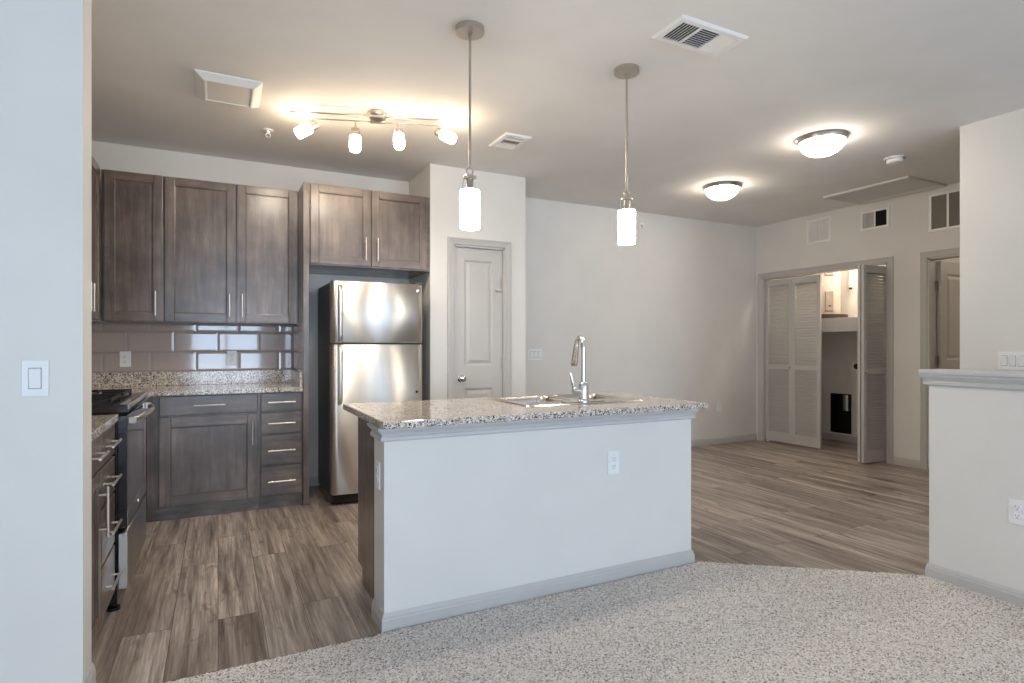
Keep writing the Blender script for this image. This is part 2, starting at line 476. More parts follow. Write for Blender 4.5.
CASP = [(0, 0), (0, 0.017), (0.012, 0.019), (0.018, 0.015), (0.030, 0.015), (0.036, 0.012), (0.052, 0.012), (0.060, 0.006), (0.062, 0.0)]
CASP = [(0.062 - o, h) for o, h in CASP]        # thick outer edge, thin inner edge
def casing(name, label, u0, u1, ztop, fmap, jamb=None, z0=0.0, foff=0.0):
    bb = BM()
    # path up the left jamb, across the head, down the right; offset to the left = outwards
    sweep(bb, [(u0, z0), (u0, ztop), (u1, ztop), (u1, z0)], [(o - 0.0, h) for o, h in CASP], fmap)
    if jamb:
        d0, d1, tk = jamb
        for (a0, a1, c0, c1) in ((u0 - 0.006, u0 + tk, z0, ztop), (u1 - tk, u1 + 0.006, z0, ztop), (u0, u1, ztop - tk, ztop + 0.006)):
            p = fmap(a0, c0, d0); q = fmap(a1, c1, d1)
            box(bb, p.x, q.x, p.y, q.y, p.z, q.z)
    struct(name, bb, TRIM, label, 'door casing')
casing('trim_2', 'grey moulded casing around the narrow pantry door', PX0, PX1, PZ, lambda u, z, h: Vector((u, 4.67 - h, z)), (-0.115, 0.002, 0.012))
casing('trim_3', 'grey moulded casing around the laundry closet', -CY1, -CY0, CZ, lambda u, z, h: Vector((LAUN - h, -u, z)), (-0.12, 0.002, 0.012))
casing('trim_4', 'grey moulded casing around the open hall doorway', -DY1, -DY0, DZ, lambda u, z, h: Vector((LAUN - h, -u, z)), (-0.12, 0.002, 0.014))

# carpet: dense pile where the photograph looks, plain slab behind the camera
def carpet_edge(x):
    if x < 2.392: return 2.425 if x < 0.60 else 2.428
    return 2.437 + (x - 2.392) * (1.755 - 2.437) / (3.307 - 2.392)
b = BM()
st = 0.0075; nx = int((3.315 + 0.50) / st); y0 = 1.0
rows = {}
rnd = random.Random(3)
def cv(i, j):
    k = (i, j)
    if k not in rows:
        x = -0.50 + i * st; y = y0 + j * st
        rows[k] = b.verts.new((x + rnd.uniform(-.003, .003), y + rnd.uniform(-.003, .003), 0.010 + rnd.uniform(-0.0022, 0.0026)))
    return rows[k]
for i in range(nx):
    x = -0.50 + (i + 0.5) * st
    top = carpet_edge(x) if x > WEND + 0.013 else 2.40
    nj = int((top - y0) / st)
    for j in range(nj):
        b.faces.new((cv(i, j), cv(i + 1, j), cv(i + 1, j + 1), cv(i, j + 1)))
for (x0, x1, ya, yb) in ((-3.0, KX, REAR, 1.002), (-3.0, -0.498, 1.0, 2.40), (KX + 0.115, EAST, REAR, 0.6)):
    box(b, x0, x1, ya, yb, 0.0, 0.011)
# turned-down front edge under the pile
prev = None
t = bmesh.new()
E_ = [(-0.393, 2.418), (0.60, 2.418), (0.60, 2.43), (2.385, 2.43), (3.306, 1.747)]
for p, q in zip(E_[:-1], E_[1:]):
    t.faces.new([t.verts.new((p[0], p[1], 0)), t.verts.new((q[0], q[1], 0)), t.verts.new((q[0], q[1], 0.008)), t.verts.new((p[0], p[1], 0.008))])
_merge(b, t)
carpet = obj('carpet', b, CARPET)
tag(carpet, 'speckled light grey cut-pile carpet in front of the island', 'carpet', None, 'stuff')

# ------------------------------------------------------------------ cabinets
def pull_bm(p0, p1, out, r=0.0055, stand=0.03):
    """bar pull between two points on the door face, standing off along out"""
    bb = BM(); p0 = Vector(p0); p1 = Vector(p1); out = Vector(out)
    rod(bb, p0 + out * stand, p1 + out * stand, r)
    d = (p1 - p0)
    for f in (0.16, 0.84): rod(bb, p0 + d * f, p0 + d * f + out * stand, r * 0.8, 10)
    return bb
def front_map(face, pos):
    """face 'y': front looks to -y at y=pos; 'x': front looks to +x at x=pos. (u, z, depth out)"""
    if face == 'y': return lambda u, z, d: Vector((u, pos - d, z))
    return lambda u, z, d: Vector((pos + d, u, z))
def fbox(bb, fm, u0, u1, z0, z1, d0, d1, bev=0.0, m=0):
    p = fm(u0, z0, d0); q = fm(u1, z1, d1)
    box(bb, p.x, q.x, p.y, q.y, p.z, q.z, bev, m)
def shaker(parent, fm, u0, u1, z0, z1, handle, fr=0.062, name='door'):
    bb = BM()
    fbox(bb, fm, u0 + fr - 0.004, u1 - fr + 0.004, z0 + fr - 0.004, z1 - fr + 0.004, 0.0, 0.010, 0.0, 0)
    fbox(bb, fm, u0, u0 + fr, z0, z1, 0.0, 0.020, 0.0025, 0); fbox(bb, fm, u1 - fr, u1, z0, z1, 0.0, 0.020, 0.0025, 0)
    fbox(bb, fm, u0 + fr, u1 - fr, z0, z0 + fr, 0.0, 0.0196, 0.0022, 1); fbox(bb, fm, u0 + fr, u1 - fr, z1 - fr, z1, 0.0, 0.0196, 0.0022, 1)
    # small inner bead
    for (a0, a1, c0, c1) in ((u0 + fr, u0 + fr + 0.006, z0 + fr, z1 - fr), (u1 - fr - 0.006, u1 - fr, z0 + fr, z1 - fr)):
        fbox(bb, fm, a0, a1, c0, c1, 0.009, 0.014, 0.002, 0)
    for (c0, c1) in ((z0 + fr, z0 + fr + 0.006), (z1 - fr - 0.006, z1 - fr)):
        fbox(bb, fm, u0 + fr, u1 - fr, c0, c1, 0.009, 0.0138, 0.002, 1)
    d = obj(name, bb, [WV, WH], parent)
    if handle:
        (hu, hz0, hz1) = handle
        out = fm(0, 0, 1) - fm(0, 0, 0)
        h = obj('handle', pull_bm(fm(hu, hz0, 0.02), fm(hu, hz1, 0.02), out), PULL, d)
    return d
def slab_drawer(parent, fm, u0, u1, z0, z1, L=0.19):
    bb = BM(); fbox(bb, fm, u0, u1, z0, z1, 0.0, 0.020, 0.004, 0)
    d = obj('drawer', bb, WH, parent)
    uc = (u0 + u1) / 2; zc = (z0 + z1) / 2; L = min(L, (u1 - u0) * 0.75)
    out = fm(0, 0, 1) - fm(0, 0, 0)
    obj('handle', pull_bm(fm(uc - L / 2, zc, 0.02), fm(uc + L / 2, zc, 0.02), out), PULL, d)
    return d

YB = 4.675          # back-run carcass face (fronts stand 2 cm proud)
fmB = front_map('y', YB)
# back base cabinet: one drawer over one door, with the blind corner stile
t = thing('base_cabinet', 'dark wood base cabinet with one wide drawer above a single door, beside the range corner', 'cabinet', (-0.08, 4.97, 0))
b = BM(); box(b, -0.435, 0.268, YB, BACK - 0.004, 0.095, 0.868); obj('body', b, WV, t)
b = BM(); box(b, -0.435, 0.268, YB + 0.022, YB + 0.045, 0.0, 0.095); obj('toe_kick', b, WH, t)
slab_drawer(t, fmB, -0.362, 0.260, 0.728, 0.862, 0.20)
shaker(t, fmB, -0.362, 0.260, 0.100, 0.716, (0.225, 0.49, 0.67), 0.07)
# four-drawer bank
t = thing('drawer_cabinet', 'narrow dark wood cabinet of four stacked drawers beside the refrigerator panel', 'cabinet', (0.42, 4.97, 0))
b = BM(); box(b, 0.268, 0.574, YB, BACK - 0.004, 0.095, 0.868); obj('body', b, WV, t)
b = BM(); box(b, 0.268, 0.574, YB + 0.022, YB + 0.045, 0.0, 0.095); obj('toe_kick', b, WH, t)
for (z0, z1) in ((0.728, 0.862), (0.560, 0.716), (0.325, 0.548), (0.103, 0.313)):
    slab_drawer(t, fmB, 0.281, 0.566, z0, z1)


# left-run base cabinets (fronts look to +x)
XL = -0.437
fmL = front_map('x', XL)
t = thing('base_cabinet', 'dark wood cabinet with one drawer over a door, partly hidden by the left wall', 'cabinet', (-0.75, 2.69, 0))
b = BM(); box(b, LEFT + 0.004, XL, 2.556, 2.822, 0.095, 0.868); obj('body', b, WV, t)
b = BM(); box(b, XL - 0.06, XL - 0.04, 2.556, 2.822, 0.0, 0.095); obj('toe_kick', b, WH, t)
slab_drawer(t, fmL, 2.56, 2.815, 0.728, 0.862, 0.20)
shaker(t, fmL, 2.56, 2.815, 0.100, 0.716, (2.765, 0.46, 0.66), 0.055)
t = thing('drawer_cabinet', 'narrow dark wood drawer bank standing just left of the range', 'cabinet', (-0.75, 3.0, 0))
b = BM(); box(b, LEFT + 0.004, XL, 2.822, 3.178, 0.095, 0.868); obj('body', b, WV, t)
b = BM(); box(b, XL - 0.06, XL - 0.04, 2.822, 3.178, 0.0, 0.095); obj('toe_kick', b, WH, t)
for (z0, z1) in ((0.728, 0.862), (0.560, 0.716), (0.325, 0.548), (0.103, 0.313)):
    slab_drawer(t, fmL, 2.83, 3.17, z0, z1, 0.22)
# corner filler cabinet beyond the range
t = thing('corner_cabinet', 'dark wood corner cabinet panel between the range and the back cabinets', 'cabinet', (-0.75, 4.3, 0))
b = BM(); box(b, LEFT + 0.004, XL, 3.985, BACK - 0.004, 0.095, 0.868); obj('body', b, WV, t)
b = BM(); box(b, XL - 0.06, XL - 0.04, 3.985, YB + 0.022, 0.0, 0.095); box(b, XL - 0.06, XL, YB + 0.022, YB + 0.045, 0.0, 0.095); obj('toe_kick', b, WH, t)

# wall cabinets on the back wall
fmU = front_map('y', 4.965)
UZ0, UZ1 = 1.39, 2.457
t = thing('wall_cabinet', 'tall single-door dark wood wall cabinet in the corner above the counter', 'cabinet', (-0.55, 5.12, UZ0))
b = BM(); box(b, -0.735, -0.354, 4.965, BACK - 0.003, UZ0, UZ1); obj('body', b, WV, t)
shaker(t, fmU, -0.716, -0.361, UZ0 + 0.004, UZ1 - 0.002, (-0.405, 1.43, 1.61))
t = thing('wall_cabinet', 'tall two-door dark wood wall cabinet between the corner cabinet and refrigerator panel', 'cabinet', (0.11, 5.12, UZ0))
b = BM(); box(b, -0.352, 0.574, 4.968, BACK - 0.003, UZ0, UZ1); obj('body', b, WV, t)
fmU2 = front_map('y', 4.968)
shaker(t, fmU2, -0.348, 0.121, UZ0 + 0.004, UZ1 - 0.002, (0.078, 1.43, 1.61))
shaker(t, fmU2, 0.130, 0.566, UZ0 + 0.004, UZ1 - 0.002, (0.166, 1.43, 1.61))
# above the refrigerator
fmF = front_map('y', 4.668)
t = thing('wall_cabinet', 'short two-door dark wood cabinet above the refrigerator with a floor-length left side panel', 'cabinet', (1.09, 4.97, 1.835))
b = BM(); box(b, 0.62, 1.585, 4.668, BACK - 0.003, 1.835, 2.455); obj('body', b, WH, t)
b = BM(); box(b, 0.576, 0.618, 4.65, BACK - 0.003, 0.0, 2.455, 0.002); obj('side_panel', b, WV, t)   # floor-length end panel
shaker(t, fmF, 0.628, 1.087, 1.845, 2.452, (1.043, 1.885, 2.07))
shaker(t, fmF, 1.094, 1.553, 1.845, 2.452, (1.138, 1.885, 2.07))
# on the left wall
fmW = front_map('x', -0.752)
t = thing('wall_cabinet', 'dark wood wall cabinet on the side wall, mostly hidden behind the left wall end', 'cabinet', (-0.91, 4.46, UZ0))
b = BM(); box(b, LEFT + 0.003, -0.752, 3.99, 4.95, UZ0, UZ1); obj('body', b, WV, t)
shaker(t, fmW, 3.995, 4.452, UZ0 + 0.004, UZ1 - 0.002, (4.405, 1.43, 1.61))
shaker(t, fmW, 4.459, 4.925, UZ0 + 0.004, UZ1 - 0.002, (4.50, 1.43, 1.61))

# ------------------------------------------------------------------ countertops and backsplash
CT0, CT1 = 0.870, 0.902
b = BM()
box(b, LEFT + 0.003, -0.405, 2.556, 3.18, CT0, CT1, 0.004)
tag(recentre(obj('countertop', b, GRANITE)), 'short speckled granite worktop between the left wall end and the range', 'countertop')
t = thing('countertop', 'L-shaped speckled granite worktop along the back wall with a low upstand', 'countertop', (-0.2, 4.95, CT0))
b = BM()
prism(b, [(LEFT + 0.003, 3.985), (-0.405, 3.985), (-0.405, 4.638), (0.572, 4.638), (0.572, BACK - 0.003), (LEFT + 0.003, BACK - 0.003)], XYZ, CT0, CT1)
obj('slab', b, GRANITE, t)
b = BM()
box(b, LEFT + 0.003, 0.572, BACK - 0.026, BACK - 0.003, CT1, 1.010, 0.002); box(b, 0.551, 0.572, 4.66, BACK - 0.026, CT1, 1.010, 0.002)
obj('upstand', b, GRANITE, t)

# bevelled taupe subway tiles on the back wall and on the refrigerator panel's side
def bevel_tile(bb, fm, u0, u1, z0, z1, bv=0.015, base=0.004, top=0.0066):
    g = 0.0012
    u0 += g; u1 -= g; z0 += g; z1 -= g
    if u1 - u0 < 0.012 or z1 - z0 < 0.012: return
    bu = min(bv, (u1 - u0) * 0.4); bz = min(bv, (z1 - z0) * 0.4)
    t = bmesh.new()
    A = [t.verts.new(fm(u, z, 0.0)) for u, z in ((u0, z0), (u1, z0), (u1, z1), (u0, z1))]
    B = [t.verts.new(fm(u, z, base)) for u, z in ((u0, z0), (u1, z0), (u1, z1), (u0, z1))]
    C = [t.verts.new(fm(u, z, top)) for u, z in ((u0 + bu, z0 + bz), (u1 - bu, z0 + bz), (u1 - bu, z1 - bz), (u0 + bu, z1 - bz))]
    for P, Q in ((A, B), (B, C)):
        for k in range(4): t.faces.new((P[k], P[(k + 1) % 4], Q[(k + 1) % 4], Q[k]))
    t.faces.new(C)
    bmesh.ops.recalc_face_normals(t, faces=list(t.faces))
    _merge(bb, t)
fmT = front_map('y', BACK - 0.0025)
def tile_field(bb, fm, ulo, uhi, shift=0.0):
    rowsz = [(1.011, 1.165, 0.0), (1.165, 1.322, 0.5), (1.322, 1.389, 0.0)]
    for z0, z1, off in rowsz:
        u = -0.463 + shift + off * 0.307 - 0.307 * 8
        while u < uhi:
            a = max(u, ulo); c = min(u + 0.307, uhi)
            if c > a + 0.01: bevel_tile(bb, fm, a, c, z0, z1)
            u += 0.307
b = BM()
box(b, LEFT + 0.002, 0.5745, BACK - 0.0035, BACK - 0.0005, 1.011, 1.389, 0, 1)
tile_field(b, fmT, LEFT + 0.004, 0.572)
bs = obj('backsplash', b, [TILE, plain('grout', (150, 138, 132), 0.8)])
tag(bs, 'glossy taupe subway tile backsplash on the back wall below the wall cabinets', 'backsplash')
b = BM()
fmS = lambda u, z, d: Vector((0.5755 - d, u, z))
tile_field(b, fmS, 4.66, 5.265, 4.66 + 0.463 - 0.02)
tag(obj('backsplash', b, TILE), 'small taupe tile backsplash on the wooden panel left of the refrigerator', 'backsplash')

# ------------------------------------------------------------------ island
IX0, IX1, IY = 0.628, 2.352, 2.445
t = thing('kitchen_island', 'white-fronted kitchen island with moulded trim under a granite top', 'island', (1.49, 2.75, 0))
b = BM(); box(b, IX0, IX1, IY, 2.62, 0.0, 0.870); obj('front_wall', b, WALL, t)
b = BM(); box(b, IX0 + 0.022, IX0 + 0.042, 2.62, 3.062, 0.095, 0.870); box(b, IX1 - 0.03, IX1 - 0.01, 2.62, 3.062, 0.095, 0.870)
box(b, IX0 + 0.042, IX1 - 0.03, 2.62, 3.062, 0.095, 0.115); box(b, IX0 + 0.042, IX1 - 0.03, 3.044, 3.062, 0.115, 0.66)
box(b, IX0 + 0.03, IX1 - 0.02, 2.98, 3.0, 0.0, 0.095); box(b, IX0 + 0.03, IX0 + 0.05, 2.62, 2.98, 0.0, 0.095); box(b, IX1 - 0.04, IX1 - 0.02, 2.62, 2.98, 0.0, 0.095)
obj('cabinet_body', b, WV, t)
for i in range(3):
    u0 = IX0 + 0.03 + i * 0.565; u1 = u0 + 0.558
    fmI = lambda u, z, d: Vector((u, 3.062 + d, z))
    bb = BM()
    fr = 0.06
    fbox(bb, fmI, u0 + fr, u1 - fr, 0.10 + fr, 0.862 - fr, 0, 0.01); fbox(bb, fmI, u0, u0 + fr, 0.10, 0.862, 0, 0.02, 0.002); fbox(bb, fmI, u1 - fr, u1, 0.10, 0.862, 0, 0.02, 0.002)
    fbox(bb, fmI, u0 + fr, u1 - fr, 0.10, 0.10 + fr, 0, 0.0196, 0.002); fbox(bb, fmI, u0 + fr, u1 - fr, 0.862 - fr, 0.862, 0, 0.0196, 0.002)
    obj('cabinet_door', bb, WV, t)
CRP = [(0, 0.808), (0.012, 0.808), (0.018, 0.814), (0.018, 0.826), (0.012, 0.831), (0.014, 0.838), (0.022, 0.848), (0.031, 0.856), (0.034, 0.868), (0, 0.868)]
ipath = [(IX1, 2.62), (IX1, IY), (IX0, IY), (IX0, 2.62)]
ipath = ipath[::-1]
b = BM(); sweep(b, ipath, [(-o, h) for o, h in CRP], XYZ); obj('crown_molding', b, CROWN, t)
b = BM(); sweep(b, ipath, [(-o, h) for o, h in BASEP], XYZ); obj('baseboard', b, TRIM, t)

# island top with a cut-out for the sink
SX0, SX1, SY0, SY1 = 1.43, 2.15, 2.71, 3.12
IT0, IT1 = 0.871, 0.902
b = BM()
gx = [0.600, SX0, SX1, 2.386]; gy = [2.352, SY0, SY1, 3.205]
tm = bmesh.new()
V = {}
for k, z in ((0, IT0), (1, IT1)):
    for i, x in enumerate(gx):
        for j, y in enumerate(gy): V[i, j, k] = tm.verts.new((x, y, z))
for i in range(3):
    for j in range(3):
        if (i, j) == (1, 1): continue
        tm.faces.new((V[i, j, 1], V[i + 1, j, 1], V[i + 1, j + 1, 1], V[i, j + 1, 1]))
        tm.faces.new((V[i, j + 1, 0], V[i + 1, j + 1, 0], V[i + 1, j, 0], V[i, j, 0]))
for i in range(3):
    tm.faces.new((V[i, 0, 0], V[i + 1, 0, 0], V[i + 1, 0, 1], V[i, 0, 1])); tm.faces.new((V[i + 1, 3, 0], V[i, 3, 0], V[i, 3, 1], V[i + 1, 3, 1]))
    tm.faces.new((V[0, i + 1, 0], V[0, i, 0], V[0, i, 1], V[0, i + 1, 1])); tm.faces.new((V[3, i, 0], V[3, i + 1, 0], V[3, i + 1, 1], V[3, i, 1]))
for (p, q) in (((1, 1), (2, 1)), ((2, 1), (2, 2)), ((2, 2), (1, 2)), ((1, 2), (1, 1))):
    tm.faces.new((V[p[0], p[1], 0], V[p[0], p[1], 1], V[q[0], q[1], 1], V[q[0], q[1], 0]))
bmesh.ops.recalc_face_normals(tm, faces=list(tm.faces))
ed = [e for e in tm.edges if all(abs(v.co.x - gx[0]) < 1e-6 for v in e.verts) or all(abs(v.co.x - gx[3]) < 1e-6 for v in e.verts)
      or all(abs(v.co.y - gy[0]) < 1e-6 for v in e.verts) or all(abs(v.co.y - gy[3]) < 1e-6 for v in e.verts)]
ed = [e for e in ed if abs(e.verts[0].co.z - e.verts[1].co.z) < 1e-6 and e.is_manifold and e.calc_face_angle(0) > 1.0]
bmesh.ops.bevel(tm, geom=ed, offset=0.005, segments=2, affect='EDGES', profile=0.5)
_merge(b, tm)
tag(recentre(obj('countertop', b, GRANITE)), 'large speckled granite island top holding the sink', 'countertop')

# ------------------------------------------------------------------ sink and faucet
t = thing('kitchen_sink', 'stainless steel double-bowl drop-in sink set in the island top', 'sink', (1.79, 2.87, IT1))
RX0, RX1, RY0, RY1 = 1.405, 2.17, 2.60, 3.14
ZT = IT1 + 0.007
def rrect(x0, x1, y0, y1, r, n=6):
    pts = []
    for (cx, cy, a0) in ((x1 - r, y1 - r, 0), (x0 + r, y1 - r, PI / 2), (x0 + r, y0 + r, PI), (x1 - r, y0 + r, 1.5 * PI)):
        for k in range(n + 1):
            a = a0 + PI / 2 * k / n; pts.append((cx + r * math.cos(a), cy + r * math.sin(a)))
    return pts
bowls = [(1.452, 1.785, 2.735, 3.098), (1.815, 2.128, 2.735, 3.098)]
# rim plate: outer skirt plus flat deck pieces around the two bowls
b = BM(); tm = bmesh.new()
outer0 = rrect(RX0, RX1, RY0, RY1, 0.04); outer1 = rrect(RX0 + 0.008, RX1 - 0.008, RY0 + 0.008, RY1 - 0.008, 0.034)
o0 = [tm.verts.new((x, y, IT1 + 0.0005)) for x, y in outer0]; o1 = [tm.verts.new((x, y, ZT)) for x, y in outer1]
n = len(o0)
for k in range(n): tm.faces.new((o0[k], o0[(k + 1) % n], o1[(k + 1) % n], o1[k]))
edges = [tm.edges.get((o1[k], o1[(k + 1) % n])) for k in range(n)]
for (x0, x1, ya, yb) in bowls:
    r = [tm.verts.new((x, y, ZT)) for x, y in rrect(x0, x1, ya, yb, 0.07)]
    edges += [tm.edges.new((r[k], r[(k + 1) % len(r)])) for k in range(len(r))]
bmesh.ops.triangle_fill(tm, use_beauty=True, use_dissolve=False, edges=edges, normal=(0, 0, 1))
bmesh.ops.recalc_face_normals(tm, faces=list(tm.faces))
_merge(b, tm); obj('rim', b, STEELH, t)
for (x0, x1, ya, yb) in bowls:
    b = BM(); tm = bmesh.new(); R = []
    for ins, z, rr in ((0, ZT, 0.07), (0.006, ZT - 0.006, 0.066), (0.012, ZT - 0.03, 0.062), (0.022, ZT - 0.15, 0.056), (0.045, ZT - 0.175, 0.04), (0.11, ZT - 0.18, 0.03)):
        R.append([tm.verts.new((x, y, z)) for x, y in rrect(x0 + ins, x1 - ins, ya + ins, yb - ins, rr)])
    for A, B in zip(R[:-1], R[1:]):
        for k in range(len(A)): tm.faces.new((A[k], A[(k + 1) % len(A)], B[(k + 1) % len(A)], B[k]))
    tm.faces.new(R[-1]); bmesh.ops.recalc_face_normals(tm, faces=list(tm.faces))
    for f in tm.faces: f.normal_flip() if f.normal.z < -0.01 else None
    _merge(b, tm, 0, True); bw = obj('bowl', b, STEELH, t)
    b = BM(); lathe(b, ((x0 + x1) / 2, (ya + yb) / 2, ZT - 0.181), (0, 0, 1), [(0, 0.001), (0.02, 0.002), (0.03, 0.004), (0.042, 0.004), (0.045, 0.001)], 24)
    obj('drain', b, CHROME, bw)

FX, FY = 1.783, 2.665
t = thing('faucet', 'tall chrome pull-down faucet with side lever standing behind the sink', 'faucet', (FX, FY, ZT))
b = BM()
lathe(b, (FX, FY, ZT), (0, 0, 1), [(0.034, 0), (0.034, 0.006), (0.029, 0.012), (0.028, 0.02), (0.027, 0.085), (0.023, 0.1), (0.015, 0.108)], 28)
obj('base', b, CHROME, t)
b = BM()
box(b, FX - 0.125, FX + 0.125, FY - 0.028, FY + 0.028, ZT + 0.0002, ZT + 0.004, 0.0018); obj('deck_plate', b, CHROME, t)
sd = Vector((0.22, 0.97, 0)).normalized()
pts = []; rad = 0.055; zc = ZT + 0.297
pts += [(FX, FY, ZT + 0.10 + 0.19 * k / 6) for k in range(7)]
for k in range(1, 13):
    a = PI * 0.93 * k / 12
    p = Vector((FX, FY, zc)) + sd * (rad - rad * math.cos(a)) + Vector((0, 0, rad * math.sin(a))); pts.append(p)
b = BM(); tube(b, pts, 0.0135, 16); obj('spout', b, CHROME, t)
e = Vector(pts[-1]); dd = (Vector(pts[-1]) - Vector(pts[-2])).normalized()
b = BM(); lathe(b, e, dd, [(0.0135, -0.002), (0.016, 0.004), (0.0165, 0.03), (0.019, 0.085), (0.0205, 0.116), (0.0185, 0.123), (0, 0.123)], 20); obj('spray_head', b, CHROME, t)
b = BM()
rod(b, (FX - 0.015, FY, ZT + 0.058), (FX - 0.066, FY + 0.004, ZT + 0.064), 0.019, 18, 0, 0.004)
tube(b, [(FX - 0.056, FY + 0.004, ZT + 0.068), (FX - 0.066, FY + 0.004, ZT + 0.10), (FX - 0.078, FY + 0.004, ZT + 0.145), (FX - 0.082, FY + 0.004, ZT + 0.16)], [0.010, 0.0095, 0.008, 0.005], 12)
obj('lever', b, CHROME, t)

# ------------------------------------------------------------------ refrigerator
FRX0, FRX1 = 0.756, 1.474
t = thing('refrigerator', 'stainless steel top-freezer refrigerator standing between the panel and pantry wall', 'refrigerator', (1.115, 4.85, 0))
b = BM(); box(b, FRX0 + 0.004, FRX1 - 0.004, 4.572, 5.165, 0.055, 1.70, 0.006); obj('body', b, FSIDE, t)
def fridge_door(z0, z1):
    bb = BM(); tm = bmesh.new(); N = 28; loops = []
    poly = []
    for k in range(N + 1):
        f = k / N; s = 2 * f - 1
        x = FRX0 + (FRX1 - FRX0) * f
        edge = min(f, 1 - f) * (FRX1 - FRX0)
        y = 4.512 - 0.014 * (1 - s * s)
        if edge < 0.022: y += 0.022 * (1 - math.sqrt(max(0, 1 - (1 - edge / 0.022) ** 2)))
        poly.append((x, y))
    poly += [(FRX1, 4.566), (FRX0, 4.566)]
    for z, ins in ((z0, 0.006), (z0 + 0.006, 0.0), (z1 - 0.006, 0.0), (z1, 0.006)):
        loops.append([tm.verts.new((min(max(x, FRX0 + ins), FRX1 - ins), y + (ins if y < 4.56 else 0), z)) for x, y in poly])
    for A, B in zip(loops[:-1], loops[1:]):
        for k in range(len(A)): tm.faces.new((A[k], A[(k + 1) % len(A)], B[(k + 1) % len(A)], B[k]))
    tm.faces.new(loops[0]); tm.faces.new(loops[-1])
    bmesh.ops.recalc_face_normals(tm, faces=list(tm.faces))
    for f in tm.faces: f.smooth = abs(f.normal.z) < 0.5
    _m = bpy.data.meshes.new('t'); tm.to_mesh(_m); tm.free(); bb.from_mesh(_m); bpy.data.meshes.remove(_m)
    return bb
def fridge_handle(parent, z0, z1):
    bb = BM(); x = FRX0 + 0.062; y = 4.502
    pts = [(x, y, z0), (x, y - 0.026, z0 + 0.012), (x, y - 0.042, z0 + 0.05), (x, y - 0.046, (z0 + z1) / 2), (x, y - 0.042, z1 - 0.05), (x, y - 0.026, z1 - 0.012), (x, y, z1)]
    tm = bmesh.new(); R = []
    for i, p in enumerate(pts):
        w = 0.014
        q = pts[min(i + 1, 6)]; o = pts[max(i - 1, 0)]
        d = (Vector(q) - Vector(o)).normalized(); nrm = Vector((0, -d.z, d.y))
        R.append([tm.verts.new(Vector(p) + Vector((sx * w, 0, 0)) + nrm * sn * 0.009) for sx, sn in ((-1, -0.6), (-0.6, -1), (0.6, -1), (1, -0.6), (1, 0.6), (0.6, 1), (-0.6, 1), (-1, 0.6))])
    for A, B in zip(R[:-1], R[1:]):
        for k in range(8): tm.faces.new((A[k], A[(k + 1) % 8], B[(k + 1) % 8], B[k]))
    tm.faces.new(R[0]); tm.faces.new(R[-1]); bmesh.ops.recalc_face_normals(tm, faces=list(tm.faces))
    _merge(bb, tm, 0, True)
    obj('handle', bb, STEEL, parent)
fd = obj('freezer_door', fridge_door(1.236, 1.706), STEEL, t)
fridge_handle(fd, 1.245, 1.665)
b = BM(); lathe(b, (FRX1 - 0.045, 4.5095, 1.655), (0, -1, 0), [(0.016, -0.004), (0.016, 0.003), (0.0125, 0.004)], 24, 0); lathe(b, (FRX1 - 0.045, 4.5095, 1.655), (0, -1, 0), [(0.0125, 0.004), (0.0115, 0.002), (0, 0.002)], 24, 1); obj('emblem', b, [FSIDE, GALV], fd)
ld = obj('refrigerator_door', fridge_door(0.085, 1.224), STEEL, t)
fridge_handle(ld, 0.775, 1.212)
b = BM(); lathe(b, (FRX1 - 0.052, 4.5075, 0.845), (0, -1, 0), [(0.011, -0.004), (0.011, 0.002), (0.008, 0.003), (0, 0.003)], 18); obj('badge', b, SLOT, ld)
b = BM(); box(b, FRX0 + 0.01, FRX1 - 0.01, 4.555, 4.60, 0.012, 0.08, 0.004)
for k in range(4): box(b, FRX0 + 0.03, FRX1 - 0.03, 4.549, 4.557, 0.022 + k * 0.014, 0.028 + k * 0.014)
obj('kick_grille', b, BLACK, t)
b = BM(); box(b, FRX0 + 0.006, FRX1 - 0.006, 4.60, 5.16, 0.02, 0.056); obj('undercarriage', b, BLACK, t)
for x in (FRX0 + 0.05, FRX1 - 0.05):
    for y in (4.63, 5.12):
        b = BM(); lathe(b, (x, y, 0.0), (0, 0, 1), [(0, 0), (0.022, 0), (0.022, 0.012), (0.012, 0.014), (0.012, 0.024)], 14); obj('foot', b, BLACK, t)
b = BM(); box(b, FRX1 - 0.07, FRX1 - 0.005, 4.515, 4.60, 1.7065, 1.722, 0.004); obj('hinge_cover', b, FSIDE, t)

# ------------------------------------------------------------------ range
RY0_, RY1_ = 3.19, 3.975
RXF = -0.374
t = thing('range', 'black and stainless freestanding range between the left drawer bank and the corner cabinet', 'stove', (-0.72, 3.58, 0))
b = BM(); box(b, LEFT + 0.02, -0.412, RY0_ + 0.004, RY1_ - 0.004, 0.03, 0.905, 0.003); obj('body', b, BLACK, t)
b = BM()
box(b, LEFT + 0.02, -0.372, RY0_, RY1_, 0.905, 0.943, 0.004)
obj('cooktop', b, BLACK, t)
b = BM()
prism(b, [(-0.372, 0.921), (-0.366, 0.923), (-0.364, 0.932), (-0.367, 0.942), (-0.372, 0.9445)], lambda u, v, h: Vector((u, h, v)), RY0_ + 0.001, RY1_ - 0.001)
obj('front_trim', b, STEEL, t)
for k in range(9):
    yy = RY0_ + 0.10 + k * 0.07
    b = BM(); box(b, -0.3735, -0.3705, yy, yy + 0.045, 0.909, 0.916); obj('vent_slot', b, SLOT, t)
